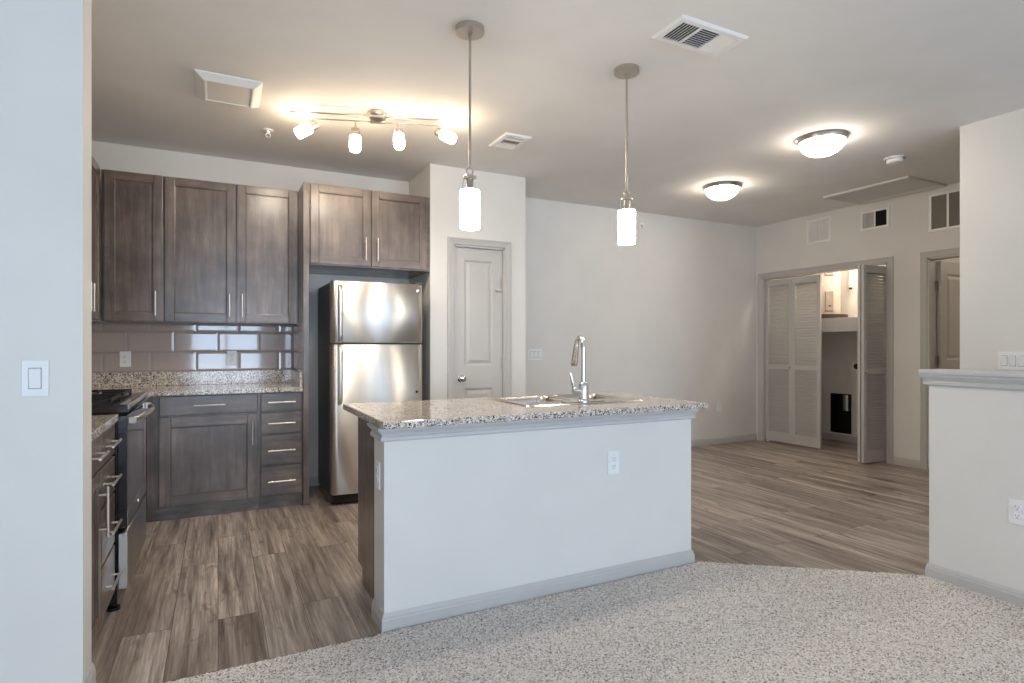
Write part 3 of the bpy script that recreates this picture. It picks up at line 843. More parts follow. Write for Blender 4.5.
for (gy0, gy1) in ((RY0_ + 0.03, RY0_ + 0.375), (RY0_ + 0.41, RY1_ - 0.03)):
    b = BM(); x0, x1 = LEFT + 0.10, -0.44
    for (a0, a1, c0, c1) in ((x0, x1, gy0, gy0 + 0.012), (x0, x1, gy1 - 0.012, gy1), (x0, x0 + 0.012, gy0, gy1), (x1 - 0.012, x1, gy0, gy1), ((x0 + x1) / 2 - 0.006, (x0 + x1) / 2 + 0.006, gy0, gy1)):
        box(b, a0, a1, c0, c1, 0.955, 0.968, 0.002)
    ym = (gy0 + gy1) / 2
    for cx in (x0 + 0.14, x1 - 0.14):
        for k in range(4):
            a = k * PI / 2
            rot_box(b, (cx + 0.075 * math.cos(a), ym + 0.085 * math.sin(a), 0.9615), (0.10, 0.010, 0.013), Matrix.Rotation(a, 3, 'Z'), 0.002)
    for (fx, fy) in ((x0 + 0.006, gy0 + 0.006), (x1 - 0.006, gy0 + 0.006), (x0 + 0.006, gy1 - 0.006), (x1 - 0.006, gy1 - 0.006)):
        box(b, fx - 0.006, fx + 0.006, fy - 0.006, fy + 0.006, 0.9425, 0.956)
    obj('grate', b, IRON, t)
    for cx in (x0 + 0.14, x1 - 0.14):
        b = BM(); lathe(b, (cx, ym, 0.9425), (0, 0, 1), [(0.052, 0), (0.052, 0.004), (0.034, 0.005), (0.034, 0.01), (0.03, 0.012), (0, 0.012)], 22); obj('burner', b, IRON, t)
b = BM(); box(b, -0.412, RXF, RY0_ + 0.004, RY1_ - 0.004, 0.372, 0.893, 0.004)
box(b, RXF - 0.001, RXF + 0.0015, RY0_ + 0.006, RY1_ - 0.006, 0.374, 0.891, 0.0005, 1)
box(b, RXF, RXF + 0.0025, RY0_ + 0.006, RY1_ - 0.006, 0.374, 0.448, 0.0005, 2)
door = obj('oven_door', b, [BLACK, OVENGL, STEEL], t)
b = BM(); lathe(b, (RXF + 0.002, (RY0_ + RY1_) / 2, 0.412), (1, 0, 0), [(0.014, 0), (0.014, 0.003), (0.011, 0.004), (0.0105, 0.0025), (0, 0.0025)], 22); obj('emblem', b, CHROME, door)
b = BM(); pts = []
for k in range(13):
    f = k / 12; pts.append((RXF + 0.022 + 0.030 * math.sin(PI * f) ** 0.6, RY0_ + 0.03 + (RY1_ - RY0_ - 0.06) * f, 0.868))
tube(b, pts, 0.015, 14)
for yy in (RY0_ + 0.035, RY1_ - 0.035): box(b, RXF, RXF + 0.03, yy - 0.016, yy + 0.016, 0.850, 0.886, 0.005)
obj('handle', b, STEEL, door)
b = BM(); box(b, -0.412, RXF + 0.002, RY0_ + 0.004, RY1_ - 0.004, 0.095, 0.352, 0.006); obj('storage_drawer', b, STEEL, t)
b = BM(); box(b, -0.46, -0.425, RY0_ + 0.02, RY1_ - 0.02, 0.03, 0.095); obj('toe_panel', b, BLACK, t)
for x in (-0.43, LEFT + 0.08):
    for y in (RY0_ + 0.03, RY1_ - 0.03):
        b = BM(); lathe(b, (x, y, 0), (0, 0, 1), [(0, 0), (0.028, 0), (0.028, 0.014), (0.012, 0.018), (0.012, 0.034)], 16); obj('foot', b, BLACK, t)

# ------------------------------------------------------------------ doors
# two-panel pantry door
def panel_door_bm(w, h, th, panels, m=0):
    """door in local space: x 0..w, front at y=0 looking to -y, thickness into +y"""
    bb = BM(); xs = sorted({0, w, *[p[0] for p in panels], *[p[1] for p in panels]}); zs = sorted({0, h, *[p[2] for p in panels], *[p[3] for p in panels]})
    for side, ys in ((0, 0.0), (1, th)):
        sg = 1 if side == 0 else -1
        f = lambda x, z, d: Vector((x, ys + sg * d, z))
        tm = bmesh.new()
        for i in range(len(xs) - 1):
            for j in range(len(zs) - 1):
                cx = (xs[i] + xs[i + 1]) / 2; cz = (zs[j] + zs[j + 1]) / 2
                if any(p[0] < cx < p[1] and p[2] < cz < p[3] for p in panels): continue
                tm.faces.new([tm.verts.new(f(x, z, 0)) for x, z in ((xs[i], zs[j]), (xs[i + 1], zs[j]), (xs[i + 1], zs[j + 1]), (xs[i], zs[j + 1]))])
        _merge(bb, tm)
        for p in panels:
            rings_panel(bb, *p, [(0, 0), (0.004, 0.002), (0.016, 0.011), (0.024, 0.011), (0.05, 0.003)], f)
    tm = bmesh.new()
    c = [(0, 0), (w, 0), (w, h), (0, h)]
    A = [tm.verts.new((x, 0, z)) for x, z in c]; B = [tm.verts.new((x, th, z)) for x, z in c]
    for k in range(4): tm.faces.new((A[k], A[(k + 1) % 4], B[(k + 1) % 4], B[k]))
    _merge(bb, tm)
    bmesh.ops.remove_doubles(bb, verts=list(bb.verts), dist=1e-5)
    bmesh.ops.recalc_face_normals(bb, faces=list(bb.faces))
    return bb
DW = PX1 - PX0 - 0.028; DH = PZ - 0.022
d = thing('door_1', 'narrow closed grey two-panel pantry door with a round chrome knob', 'door', (PX0 + 0.014, 4.69, 0.008), 0, None, 'structure')
obj('leaf', panel_door_bm(DW, DH, 0.035, [(0.088, DW - 0.088, 0.20, 0.835), (0.088, DW - 0.088, 1.03, DH - 0.105)]), DOORP, d, True)
b = BM(); lathe(b, (0.055, 0, 0.922), (0, -1, 0), [(0.03, 0), (0.03, 0.006), (0.012, 0.01), (0.012, 0.03), (0.024, 0.036), (0.029, 0.05), (0.026, 0.063), (0.014, 0.069), (0, 0.07)], 24)
obj('knob', b, CHROME, d, True)
for hz in (0.22, 1.05, 1.76):
    b = BM(); rod(b, (DW + 0.004, -0.005, hz - 0.045), (DW + 0.004, -0.005, hz + 0.045), 0.006, 10); box(b, DW - 0.02, DW + 0.01, -0.002, 0.004, hz - 0.045, hz + 0.045)
    obj('hinge', b, NICKEL, d, True)
b = BM(); rod(b, (DW - 0.005, -0.004, 1.69), (DW - 0.06, -0.012, 1.69), 0.004, 8); rod(b, (DW - 0.058, -0.012, 1.69), (DW - 0.064, -0.016, 1.69), 0.008, 10); obj('door_stop', b, NICKEL, d, True)

# louvered bifold doors
def leaf_bm(w, h, side=-1, th=0.028):
    """leaf in local space: x 0..w, y centred, z 0..h"""
    bb = BM(); st_ = 0.042
    box(bb, 0, st_, -th / 2, th / 2, 0, h, 0.002); box(bb, w - st_, w, -th / 2, th / 2, 0, h, 0.002)
    for (z0, z1) in ((0, 0.115), (0.90, 0.955), (h - 0.075, h)): box(bb, st_, w - st_, -th / 2, th / 2, z0, z1, 0.001)
    rotm = Matrix.Rotation(math.radians(-48 * side), 3, 'X')   # the outer edge hangs low on the room side
    for (z0, z1) in ((0.115, 0.90), (0.955, h - 0.075)):
        k = int((z1 - z0) / 0.031); p = (z1 - z0) / k
        for i in range(k):
            rot_box(bb, (w / 2, 0, z0 + (i + 0.5) * p), (w - 2 * st_ + 0.004, 0.040, 0.006), rotm)
    return bb
LW = 0.376; LH = 2.02
BX = LAUN + 0.05
def knob_bm(x, y, z, sgn):
    bb = BM(); lathe(bb, (x, y, z), (0, sgn, 0), [(0.008, 0), (0.007, 0.012), (0.014, 0.018), (0.017, 0.026), (0.013, 0.033), (0, 0.035)], 18); return bb
d = thing('door_2', 'nearly closed pair of grey louvered bifold leaves on the closet\'s far side', 'closet door', (BX, CY1 - 0.012, 0.018), 0, None, 'structure')
def place_leaf(parent, p, q, knob_at=None, flip=-1):
    p = Vector(p); q = Vector(q); v = q - p
    lf = obj('leaf', leaf_bm(v.length - 0.003, LH, flip), DOORP, parent, True)
    lf.location = (p.x - parent.location.x, p.y - parent.location.y, 0)
    lf.rotation_euler = (0, 0, math.atan2(v.y, v.x))
    if knob_at is not None:
        k = obj('knob', knob_bm(knob_at, 0.014 * flip, 0.93, flip), NICKEL, lf, True)
    return lf
place_leaf(d, (BX, CY1 - 0.012), (BX + 0.012, CY1 - 0.012 - LW), LW - 0.028, -1)
place_leaf(d, (BX + 0.012, CY1 - 0.012 - LW), (BX + 0.004, CY1 - 0.012 - 2 * LW))
b = BM(); lathe(b, (0.0, -0.03, -0.018), (0, 0, 1), [(0, 0.0), (0.02, 0.0), (0.02, 0.012), (0.008, 0.013), (0.008, 0.022)], 14); obj('pivot', b, WMETAL, d, True)
d = thing('door_3', 'folded-open pair of grey louvered bifold leaves standing out of the closet\'s near side', 'closet door', (BX, CY0 + 0.016, 0.018), 0, None, 'structure')
place_leaf(d, (BX - 0.01, CY0 + 0.032), (BX - 0.01 - 0.374, CY0 + 0.052), LW - 0.028, 1)
place_leaf(d, (BX - 0.384, CY0 + 0.088), (BX - 0.012, CY0 + 0.125))

# open hall door
d = thing('door_4', 'brownish two-panel door standing open inside the hall doorway', 'door', (LAUN + WT + 0.012, DY1 - 0.022, 0.01), 0, None, 'structure')
HW = 0.80; HH = 2.035
lf = obj('leaf', panel_door_bm(HW, HH, 0.035, [(0.11, HW - 0.11, 0.20, 0.85), (0.11, HW - 0.11, 1.06, HH - 0.12)]), DOORP, d, True)
lf.location = (0.012, -0.018, 0)
for hz in (0.22, 1.06, 1.80):
    b = BM(); rod(b, (0.002, -0.020, hz - 0.045), (0.002, -0.020, hz + 0.045), 0.007, 10); box(b, -0.034, 0.002, -0.003, 0.003, hz - 0.045, hz + 0.045)
    obj('hinge', b, NICKEL, d, True)
b = BM(); rod(b, (HW - 0.05, -0.018, 0.93), (HW - 0.05, -0.075, 0.93), 0.012, 14); lathe(b, (HW - 0.05, -0.018, 0.93), (0, -1, 0), [(0.03, 0), (0.03, 0.006), (0.012, 0.01)], 20)
lathe(b, (HW - 0.05, -0.055, 0.93), (0, -1, 0), [(0.012, 0), (0.026, 0.008), (0.028, 0.02), (0.015, 0.03), (0, 0.031)], 20)
obj('knob', b, NICKEL, d, True)

# ------------------------------------------------------------------ pendants
def make_pendant(x, y, label):
    t = thing('pendant_lamp', label, 'lamp', (x, y, 1.768), 0, 'pendant lamps over the island')
    b = BM(); lathe(b, (x, y, H), (0, 0, -1), [(0, 0), (0.069, 0), (0.069, 0.024), (0.067, 0.026), (0.010, 0.026), (0.010, 0.04), (0, 0.04)], 36); obj('canopy', b, NICKEL, t)
    b = BM(); rod(b, (x, y, H - 0.04), (x, y, 2.062), 0.0062, 12); obj('rod', b, NICKEL, t)
    b = BM()
    tube(b, [(x + 0.016 * math.cos(a), y, 2.052 + 0.016 * math.sin(a)) for a in [2 * PI * k / 18 for k in range(19)]], 0.0042, 10)
    obj('loop', b, NICKEL, t)
    b = BM()
    lathe(b, (x, y, 2.036), (0, 0, -1), [(0, 0), (0.012, 0.0), (0.032, 0.010), (0.033, 0.018), (0.017, 0.022), (0.016, 0.066), (0.02, 0.074), (0.044, 0.0775)], 28)
    for k in range(3):
        a = 2 * PI * k / 3 + 0.4
        rod(b, (x + 0.03 * math.cos(a), y + 0.03 * math.sin(a), 2.02), (x + 0.04 * math.cos(a), y + 0.04 * math.sin(a), 1.962), 0.0022, 8)
    obj('socket', b, NICKEL, t)
    b = BM()
    lathe(b, (x, y, 1.776), (0, 0, 1), [(0.042, 0.004), (0.042, 0.176), (0.045, 0.183), (0.0475, 0.176), (0.0475, 0.004), (0.045, 0.0), (0.042, 0.004)], 36)
    lathe(b, (x, y, 1.776), (0, 0, 1), [(0, 0.171), (0.044, 0.171)], 36)
    sh = obj('shade', b, SHADE, t)
    b = BM()
    rod(b, (x - 0.022, y - 0.0405, 1.938), (x - 0.025, y - 0.047, 1.938), 0.004, 10)
    obj('screw', b, NICKEL, t)
    return t
p1 = make_pendant(1.08, 2.587, 'brushed nickel pendant lamp over the island\'s left half, before the pantry wall')
p2 = dup(p1, (2.013, 2.583, 1.768), 'brushed nickel pendant lamp over the island\'s right half, before the plain back wall')

# ------------------------------------------------------------------ track light
Fv = Vector((math.sin(YAW), math.cos(YAW), 0)); Rv = Vector((math.cos(YAW), -math.sin(YAW), 0)); Dn = Vector((0, 0, -1))
TZ = 2.70
t = thing('track_light', 'four-head brushed nickel track lamp with two thin bars on the kitchen ceiling', 'lamp', (0.932, 3.812, H))
b = BM(); lathe(b, (0.932, 3.812, H), (0, 0, -1), [(0, 0), (0.066, 0), (0.066, 0.02), (0.060, 0.032), (0.045, 0.042), (0.02, 0.048), (0, 0.049)], 32)
bar_d = (Vector((1.441, 3.696, 0)) - Vector((0.447, 4.022, 0))).normalized(); bar_n = Vector((-bar_d.y, bar_d.x, 0))
for k in (-1, 1): rot_box(b, Vector((0.932, 3.812, TZ)) + bar_n * 0.048 * k, (0.10, 0.02, 0.018), Matrix((bar_d, bar_n, Vector((0, 0, 1)))).transposed(), 0.004)
obj('canopy', b, NICKEL, t)
for (p, q) in (((0.407, 3.928), (1.428, 3.593)), ((0.447, 4.022), (1.441, 3.696))):
    b = BM(); rod(b, (p[0], p[1], TZ), (q[0], q[1], TZ), 0.005, 10); obj('bar', b, NICKEL, t)
heads = []
for f, dirv, back in ((0.105, (-Rv * 0.78 + Dn * 0.56 - Fv * 0.30), 0.035), (0.366, (Dn * 1.0 - Fv * 0.05), 0.0), (0.634, (Rv * 0.12 + Dn * 0.85 - Fv * 0.45), 0.005), (0.90, (Rv * 0.80 + Dn * 0.50 - Fv * 0.36), 0.035)):
    heads.append(((0.447 + 0.994 * f, 4.022 - 0.326 * f), dirv, back))
for (hx, hy), dirv, back in heads:
    dirv = dirv.normalized()
    top = Vector((hx, hy, TZ)); piv = top + Dn * 0.05
    b = BM(); rod(b, top, piv, 0.0055, 10)
    o = piv - dirv * back
    lathe(b, o, dirv, [(0, 0), (0.021, 0), (0.027, 0.004), (0.028, 0.012), (0.026, 0.014), (0.028, 0.018), (0.028, 0.03), (0.026, 0.032), (0.028, 0.036), (0.029, 0.052)], 26)
    hd = obj('spot_head', b, NICKEL, t)
    b = BM(); lathe(b, o + dirv * 0.05, dirv, [(0.029, 0), (0.035, 0.004), (0.037, 0.05), (0.036, 0.09), (0.031, 0.102), (0.0, 0.104)], 26)
    obj('glass', b, HEADG, hd)
    l = bpy.data.lights.new('spot_bulb', 'SPOT'); l.energy = 17; l.color = (1.0, 0.90, 0.77); l.spot_size = math.radians(165); l.spot_blend = 0.7; l.shadow_soft_size = 0.035
    lo = bpy.data.objects.new('spot_bulb', l); COL.objects.link(lo)
    lo.location = o + dirv * 0.16; lo.rotation_euler = (dirv * 0.6 + Dn * 0.8 + Vector((0, 0.25, 0))).to_track_quat('-Z', 'Y').to_euler()

# ------------------------------------------------------------------ dome lights
def make_dome(x, y, label):
    t = thing('ceiling_light', label, 'lamp', (x, y, H), 0, 'round ceiling lights in the hall')
    b = BM(); lathe(b, (x, y, H), (0, 0, -1), [(0, 0), (0.172, 0), (0.175, 0.005), (0.168, 0.014), (0.164, 0.028), (0.156, 0.033), (0.152, 0.026)], 48); obj('rim', b, NICKEL, t)
    b = BM(); pr = [(0.154, 0.028)]
    for k in range(1, 10):
        a = PI / 2 * k / 9; pr.append((0.154 * math.cos(a), 0.028 + 0.105 * math.sin(a)))
    pr[-1] = (0, pr[-1][1])
    lathe(b, (x, y, H), (0, 0, -1), pr, 40); obj('dome', b, DOMEG, t)
    return t
d1 = make_dome(3.962, 2.793, 'lit glass dome ceiling light nearer to the right wall, larger in view')
d2 = dup(d1, (4.301, 4.064, H), 'lit glass dome ceiling light farther down the room, smaller in view')

# ------------------------------------------------------------------ ceiling items
# bevelled square fixture
t = thing('ceiling_fixture', 'white square cover with sloping frame on the ceiling left of the track lamp', 'fixture', (0.058, 3.85, H))
b = BM()
sweep(b, [(-0.115, 3.655), (0.232, 3.655), (0.232, 4.045), (-0.115, 4.045)],
      [(0.0, H), (0.0, H - 0.006), (0.044, H - 0.034), (0.053, H - 0.034), (0.059, H - 0.026), (0.059, H)], XYZ, True)
obj('frame', b, WMETAL, t)
b = BM(); box(b, -0.057, 0.174, 3.713, 3.987, H - 0.030, H - 0.022); obj('lens', b, LENS, t)

def register(name, label, cx, cy, sx, sy, sections, group=None):
    """ceiling register; sections: list of (x0,x1,y0,y1,kind) in local fractions"""
    t = thing(name, label, 'vent', (cx, cy, H), 0, group)
    bb = BM()
    x0, x1, y0, y1 = cx - sx / 2, cx + sx / 2, cy - sy / 2, cy + sy / 2
    fr = 0.03
    sweep(bb, [(x0, y0), (x1, y0), (x1, y1), (x0, y1)], [(0, H), (0, H - 0.004), (0.010, H - 0.012), (fr, H - 0.012), (fr, H)], XYZ, True)
    obj('frame', bb, WMETAL, t)
    bb = BM(); box(bb, x0 + fr, x1 - fr, y0 + fr, y1 - fr, H - 0.003, H - 0.001); obj('backing', bb, DUCTBL, t)
    bb = BM()
    ix0, ix1, iy0, iy1 = x0 + fr, x1 - fr, y0 + fr, y1 - fr
    for (a0, a1, c0, c1, kind) in sections:
        ax0 = ix0 + (ix1 - ix0) * a0; ax1 = ix0 + (ix1 - ix0) * a1; cy0 = iy0 + (iy1 - iy0) * c0; cy1 = iy0 + (iy1 - iy0) * c1
        # dividing rails around the section
        for (r0, r1, q0, q1) in ((ax0, ax0 + 0.006, cy0, cy1), (ax1 - 0.006, ax1, cy0, cy1), (ax0, ax1, cy0, cy0 + 0.006), (ax0, ax1, cy1 - 0.006, cy1)):
            box(bb, r0, r1, q0, q1, H - 0.012, H - 0.002)
        along, tilt, pitch = kind
        if along == 'x':
            n = max(2, int((cy1 - cy0) / pitch))
            for i in range(n):
                rot_box(bb, ((ax0 + ax1) / 2, cy0 + (i + 0.5) * (cy1 - cy0) / n, H - 0.008), (ax1 - ax0, 0.014, 0.0018), Matrix.Rotation(tilt, 3, 'X'))
        else:
            n = max(2, int((ax1 - ax0) / pitch))
            for i in range(n):
                rot_box(bb, (ax0 + (i + 0.5) * (ax1 - ax0) / n, (cy0 + cy1) / 2, H - 0.008), (0.014, cy1 - cy0, 0.0018), Matrix.Rotation(tilt, 3, 'Y'))
    obj('louver', bb, WMETAL, t)
    return t
register('ceiling_vent', 'large white three-section ceiling vent above the island front', 2.125, 2.148, 0.43, 0.222,
         [(0, 0.33, 0, 1, ('y', -0.9, 0.016)), (0.33, 0.68, 0, 1, ('x', 0.75, 0.016)), (0.68, 1.0, 0, 1, ('y', 0.45, 0.0135))])
register('ceiling_vent', 'small white ceiling vent before the pantry wall', 1.945, 3.885, 0.212, 0.30,
         [(0, 1, 0, 0.30, ('x', 0.25, 0.0135)), (0, 1, 0.30, 0.66, ('y', -0.9, 0.016)), (0, 1, 0.66, 1.0, ('x', -0.25, 0.0135))])

# ceiling sprinkler
t = thing('sprinkler_head', 'small white ceiling sprinkler beside the track lamp', 'sprinkler', (0.316, 4.456, H))
b = BM(); lathe(b, (0.316, 4.456, H), (0, 0, -1), [(0, 0), (0.036, 0), (0.034, 0.006), (0.014, 0.01), (0.011, 0.03), (0, 0.03)], 22); obj('escutcheon', b, WMETAL, t)
b = BM()
tube(b, [(0.316 + dx, 4.456, H - z) for dx, z in ((-0.011, 0.026), (-0.016, 0.038), (-0.008, 0.05), (0, 0.053), (0.008, 0.05), (0.016, 0.038), (0.011, 0.026))], 0.003, 8)
lathe(b, (0.316, 4.456, H - 0.052), (0, 0, -1), [(0, 0), (0.016, 0.001), (0.016, 0.003), (0, 0.004)], 14); obj('deflector', b, WMETAL, t)
# side-wall sprinkler
t = thing('sprinkler_head', 'tiny white sidewall sprinkler high on the plain back wall', 'sprinkler', (4.334, BACK, 2.589))
b = BM(); lathe(b, (4.334, BACK, 2.589), (0, -1, 0), [(0, 0), (0.036, 0), (0.033, 0.006), (0.02, 0.008), (0.018, 0.004)], 24); obj('escutcheon', b, WMETAL, t)
b = BM(); lathe(b, (4.334, BACK, 2.589), (0, -1, 0), [(0.010, 0.004), (0.009, 0.018), (0.012, 0.02), (0, 0.022)], 16); obj('nozzle', b, WPLAST, t)
# smoke detector
t = thing('smoke_detector', 'round white smoke detector on the ceiling by the attic hatch', 'smoke detector', (4.915, 2.823, H))
b = BM(); lathe(b, (4.915, 2.823, H), (0, 0, -1), [(0, 0), (0.078, 0), (0.078, 0.012), (0.072, 0.014)], 32); obj('mounting_plate', b, WPLAST, t)
b = BM(); lathe(b, (4.915, 2.823, H), (0, 0, -1), [(0.062, 0.012), (0.062, 0.03), (0.055, 0.042), (0.03, 0.048), (0, 0.048)], 32); obj('housing', b, WPLAST, t)
# attic hatch
t = thing('attic_hatch', 'grey rectangular attic hatch with a moulded edge in the hall ceiling', 'hatch', (5.84, 3.47, H))
b = BM(); sweep(b, [(5.53, 3.06), (6.15, 3.06), (6.15, 3.885), (5.53, 3.885)], [(0, H), (0, H - 0.014), (0.01, H - 0.02), (0.035, H - 0.012), (0.045, H - 0.006), (0.045, H)], XYZ, True); obj('frame', b, HATCH, t)
b = BM(); box(b, 5.57, 6.11, 3.10, 3.845, H - 0.005, H - 0.001); obj('panel', b, HATCH, t)

# ------------------------------------------------------------------ wall vents on the laundry wall
def wall_vent(label, y0, y1, z0, z1, secs, fr=0.028, frame_mat=WMETAL):
    """secs: list of (y0,y1,material,kind) with kind 'flat', 'upright' or 'mesh'"""
    t = thing('wall_vent', label, 'vent', (LAUN, (y0 + y1) / 2, z0))
    fm = lambda u, z, h: Vector((LAUN - h, -u, z))
    bb = BM()
    sweep(bb, [(-y1, z0), (-y0, z0), (-y0, z1), (-y1, z1)], [(0, 0), (0, 0.005), (0.008, 0.012), (fr, 0.012), (fr, 0)], fm, True)
    for (a, c, *_r) in secs[1:]:
        box(bb, LAUN - 0.012, LAUN, c - 0.008, c + 0.008, z0 + fr, z1 - fr)
    obj('frame', bb, frame_mat, t)
    for (a, c, mat, kind) in secs:
        bb = BM()
        box(bb, LAUN - 0.003, LAUN - 0.0005, a + 0.006, c - 0.006, z0 + fr, z1 - fr, 0, 0)
        if kind == 'upright':
            n = int((c - a) / 0.017)
            for i in range(n):
                rot_box(bb, (LAUN - 0.008, a + (i + 0.5) * (c - a) / n, (z0 + z1) / 2), (0.012, 0.002, z1 - z0 - 2 * fr), Matrix.Rotation(1.15 if mat is WMETAL else 0.7, 3, 'Z'), 0, 1)
        elif kind == 'mesh':
            n = int((z1 - z0 - 2 * fr) / 0.012)
            for i in range(n):
                rot_box(bb, (LAUN - 0.007, (a + c) / 2, z0 + fr + (i + 0.5) * (z1 - z0 - 2 * fr) / n), (0.010, c - a - 0.012, 0.0015), Matrix.Rotation(0.8, 3, 'Y'), 0, 1)
        obj('louver', bb, [mat, {'flat': mat, 'upright': WMETAL if mat is WMETAL else mat, 'mesh': mat}[kind]], t)
    return t
wall_vent('white two-panel wall vent nearest the far corner, above the closed bifold leaves', 4.25, 4.555, 2.40, 2.685, [(4.415, 4.53, WMETAL, 'upright'), (4.275, 4.40, WMETAL, 'upright')])
wall_vent('white wall vent half grey and half black, in the middle above the closet', 3.605, 3.912, 2.44, 2.655, [(3.762, 3.884, HATCH, 'upright'), (3.633, 3.755, DUCTBL, 'upright')])
wall_vent('large cream return-air grille with grey mesh panes above the open doorway', 2.62, 3.238, 2.313, 2.685, [(3.077, 3.212, MESHG, 'mesh'), (2.928, 3.066, MESHG, 'mesh'), (2.780, 2.916, MESHG, 'mesh'), (2.646, 2.768, MESHG, 'mesh')])

# ------------------------------------------------------------------ switches and outlets
def plate(name, label, centre, axis, gangs, kind, group=None):
    """axis: outward normal 'y-' (faces camera), 'x-' (faces -x). built in local frame then turned"""
    w = 0.072 + 0.046 * (gangs - 1); h = 0.118
    rot = {'y-': 0.0, 'x-': -PI / 2, 'x+': PI / 2}[axis]
    t = thing(name, label, 'switch' if kind == 'rocker' else 'outlet', centre, rot, group)
    bb = BM(); box(bb, -w / 2, w / 2, -0.006, 0.0, -h / 2, h / 2, 0.0025, 0, 3); obj('cover_plate', bb, WPLAST, t, True)
    for g in range(gangs):
        cx = (g - (gangs - 1) / 2) * 0.046
        if kind == 'rocker':
            bb = BM(); box(bb, cx - 0.0175, cx + 0.0175, -0.0068, -0.005, -0.0345, 0.0345, 0.0005, 1)
            rot_box(bb, (cx, -0.0078, 0), (0.031, 0.006, 0.064), Matrix.Rotation(0.055, 3, 'X'), 0.0015, 0)
            obj('rocker', bb, [WPLAST, plain('rocker_gap', (150, 150, 152), 0.6)], t, True)
        else:
            for s in (-1, 1):
                bb = BM(); zc = s * 0.0195
                lathe(bb, (cx, -0.004, zc), (0, -1, 0), [(0.0172, 0), (0.0172, 0.0038), (0.016, 0.0046), (0, 0.0046)], 20)
                for sx in (-0.0062, 0.0062): box(bb, cx + sx - 0.001, cx + sx + 0.001, -0.0092, -0.008, zc + 0.001, zc + 0.009, 0, 1)
                rod(bb, (cx, -0.008, zc - 0.0065), (cx, -0.0092, zc - 0.0065), 0.0024, 10, 1)
                obj('receptacle', bb, [WPLAST, SLOT], t, True)
    for g in range(gangs):
        cx = (g - (gangs - 1) / 2) * 0.046
        for sz in ((-0.049, 0.049) if kind == 'rocker' else (0.0,)):
            bb = BM(); lathe(bb, (cx, -0.0055, sz), (0, -1, 0), [(0.0032, 0), (0.003, 0.0012), (0, 0.0014)], 10)
            obj('screw', bb, WPLAST, t, True)
    return t
plate('light_switch', 'single white rocker switch on the bluish left wall', (-0.5325, 2.40, 1.108), 'y-', 1, 'rocker')
plate('light_switch', 'three-gang white rocker switch on the back wall right of the pantry', (2.934, BACK, 1.119), 'y-', 3, 'rocker')
plate('light_switch', 'wide four-gang white rocker switch above the half wall ledge', (EAST, 1.89, 1.115), 'x-', 4, 'rocker')
plate('wall_outlet', 'white outlet centred low on the island\'s white front', (1.818, IY, 0.612), 'y-', 1, 'outlet')
plate('wall_outlet', 'white outlet on the narrow left end of the island', (IX0, 2.546, 0.648), 'x-', 1, 'outlet')
plate('wall_outlet', 'double white outlet low on the half wall at the right edge', (KX, 1.332, 0.442), 'x-', 2, 'outlet')
plate('wall_outlet', 'white outlet on the taupe backsplash left, above the range end', (-0.628, BACK - 0.010, 1.112), 'y-', 1, 'outlet')
plate('wall_outlet', 'white outlet on the taupe backsplash right, under the two-door wall cabinet', (0.10, BACK - 0.010, 1.114), 'y-', 1, 'outlet')
plate('wall_outlet', 'tiny white outlet low on the back wall just right of the island top', (5.53, BACK, 0.46), 'y-', 1, 'outlet')

# ------------------------------------------------------------------ laundry closet contents
SHX = 6.50
b = BM()
box(b, SHX, CBX - 0.002, 3.482, BACK - 0.002, 1.46, 1.50); box(b, SHX - 0.018, SHX, 3.482, BACK - 0.002, 1.377, 1.540, 0.002)
tag(recentre(obj('closet_shelf', b, CROWN)), 'thick pale shelf platform carrying the water heater in the closet', 'shelf')
HXC, HYC = 6.795, 4.79
b = BM(); lathe(b, (HXC, HYC, 1.5005), (0, 0, 1), [(0, 0), (0.278, 0), (0.287, 0.095), (0.283, 0.098), (0.274, 0.006), (0, 0.006)], 40)
tag(recentre(obj('drain_pan', b, plain('pan_brown', (70, 52, 44), 0.5))), 'dark round drain pan under the water heater on the shelf', 'pan')
t = thing('water_heater', 'cream water heater with two cover plates standing on the closet shelf', 'water heater', (HXC, HYC, 1.507))
b = BM(); lathe(b, (HXC, HYC, 1.507), (0, 0, 1), [(0, 0.0), (0.20, 0.0), (0.21, 0.01), (0.21, 1.0), (0.20, 1.03), (0.05, 1.05), (0, 1.05)], 48); obj('tank', b, HEATER, t)
hd = Vector((-0.532, -0.841, 0)).normalized(); hs = Vector((-hd.y, hd.x, 0))
M3 = Matrix((hs, hd, Vector((0, 0, 1)))).transposed()
for (z0, z1) in ((1.635, 1.885), (2.07, 2.32)):
    b = BM(); c = Vector((HXC, HYC, (z0 + z1) / 2)) + hd * 0.209
    rot_box(b, c, (0.10, 0.02, z1 - z0), M3, 0.008); pl = obj('cover_plate', b, HPANEL, t)
    b = BM(); rot_box(b, c + hd * 0.012 + Vector((0, 0, -0.06)), (0.03, 0.006, 0.012), M3, 0.002); obj('label_tab', b, SLOT, pl)
b = BM(); c = Vector((HXC, HYC, 1.585)) + hd * 0.205; rod(b, c, c + hd * 0.06, 0.014, 12); obj('drain_valve', b, BRASS, t)
t = thing('relief_pipe', 'thin white pipe hanging down the closet\'s rear wall beside the heater', 'pipe', (7.05, 4.585, 1.93))
b = BM(); rod(b, (7.05, 4.585, 1.94), (7.05, 4.585, 2.5), 0.016, 12); rod(b, (7.05, 4.585, 2.40), (CBX, 4.585, 2.40), 0.01, 10); obj('pipe', b, WPLAST, t)
b = BM(); rod(b, (7.05, 4.585, 1.915), (7.05, 4.585, 1.94), 0.019, 12); obj('end_cap', b, SLOT, t)
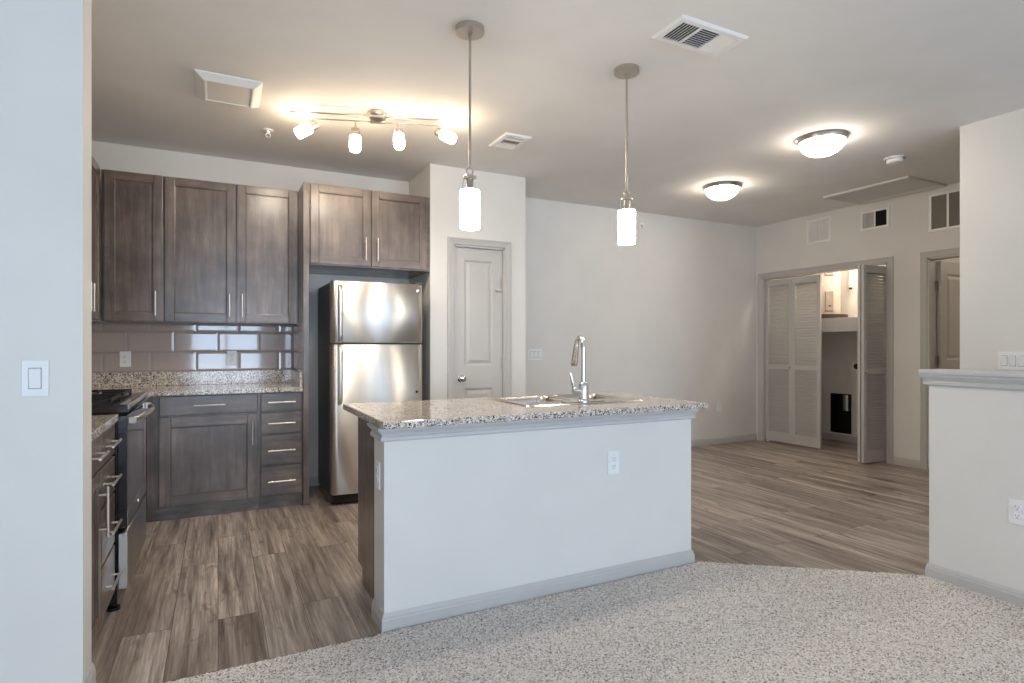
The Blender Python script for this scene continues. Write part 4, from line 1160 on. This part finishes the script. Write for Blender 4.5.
# recessed dryer vent box
t = thing('dryer_vent_box', 'black recessed dryer vent box low in the closet\'s rear wall', 'vent box', (CBX, 4.737, 0.113))
b = BM(); y0, y1, z0, z1 = 4.61, 4.864, 0.113, 0.589
tm = bmesh.new(); D_ = 0.10
A = [tm.verts.new((CBX - 0.001, y, z)) for y, z in ((y0, z0), (y1, z0), (y1, z1), (y0, z1))]; B = [tm.verts.new((CBX + D_, y, z)) for y, z in ((y0 + 0.01, z0 + 0.03), (y1 - 0.01, z0 + 0.03), (y1 - 0.01, z1 - 0.01), (y0 + 0.01, z1 - 0.01))]
for k in range(4): tm.faces.new((A[k], A[(k + 1) % 4], B[(k + 1) % 4], B[k]))
tm.faces.new(B); _merge(b, tm)
sweep(b, [(-y1, z0), (-y0, z0), (-y0, z1), (-y1, z1)], [(-0.012, 0), (-0.012, 0.003), (0.002, 0.003), (0.002, 0)], lambda u, z, h: Vector((CBX - h, -u, z)), True)
obj('recess', b, DUCTBL, t)
b = BM(); tube(b, [(CBX + 0.055, 4.69, 0.585), (CBX + 0.052, 4.69, 0.48), (CBX + 0.05, 4.685, 0.385)], 0.048, 20); obj('duct', b, GALV, t)
t = thing('dryer_outlet', 'round black dryer socket on the closet\'s rear wall', 'outlet', (CBX, 4.53, 0.955))
b = BM(); lathe(b, (CBX, 4.53, 0.955), (-1, 0, 0), [(0, 0), (0.036, 0), (0.036, 0.008), (0.032, 0.012), (0.024, 0.012), (0.022, 0.018), (0, 0.018)], 24); obj('face', b, SLOT, t)
b = BM(); box(b, CBX - 0.0025, CBX, 4.47, 4.59, 0.895, 1.015, 0.001); obj('cover_plate', b, WPLAST, t)

# lamps inside the closet and the lit room
for (nm, loc, en) in (('closet_bulb', (6.75, 4.2, 2.55), 20), ('bath_bulb', (7.9, 2.3, 2.45), 11)):
    l = bpy.data.lights.new(nm, 'POINT'); l.energy = en; l.color = (1.0, 0.86, 0.70); l.shadow_soft_size = 0.06
    o = bpy.data.objects.new(nm, l); COL.objects.link(o); o.location = loc
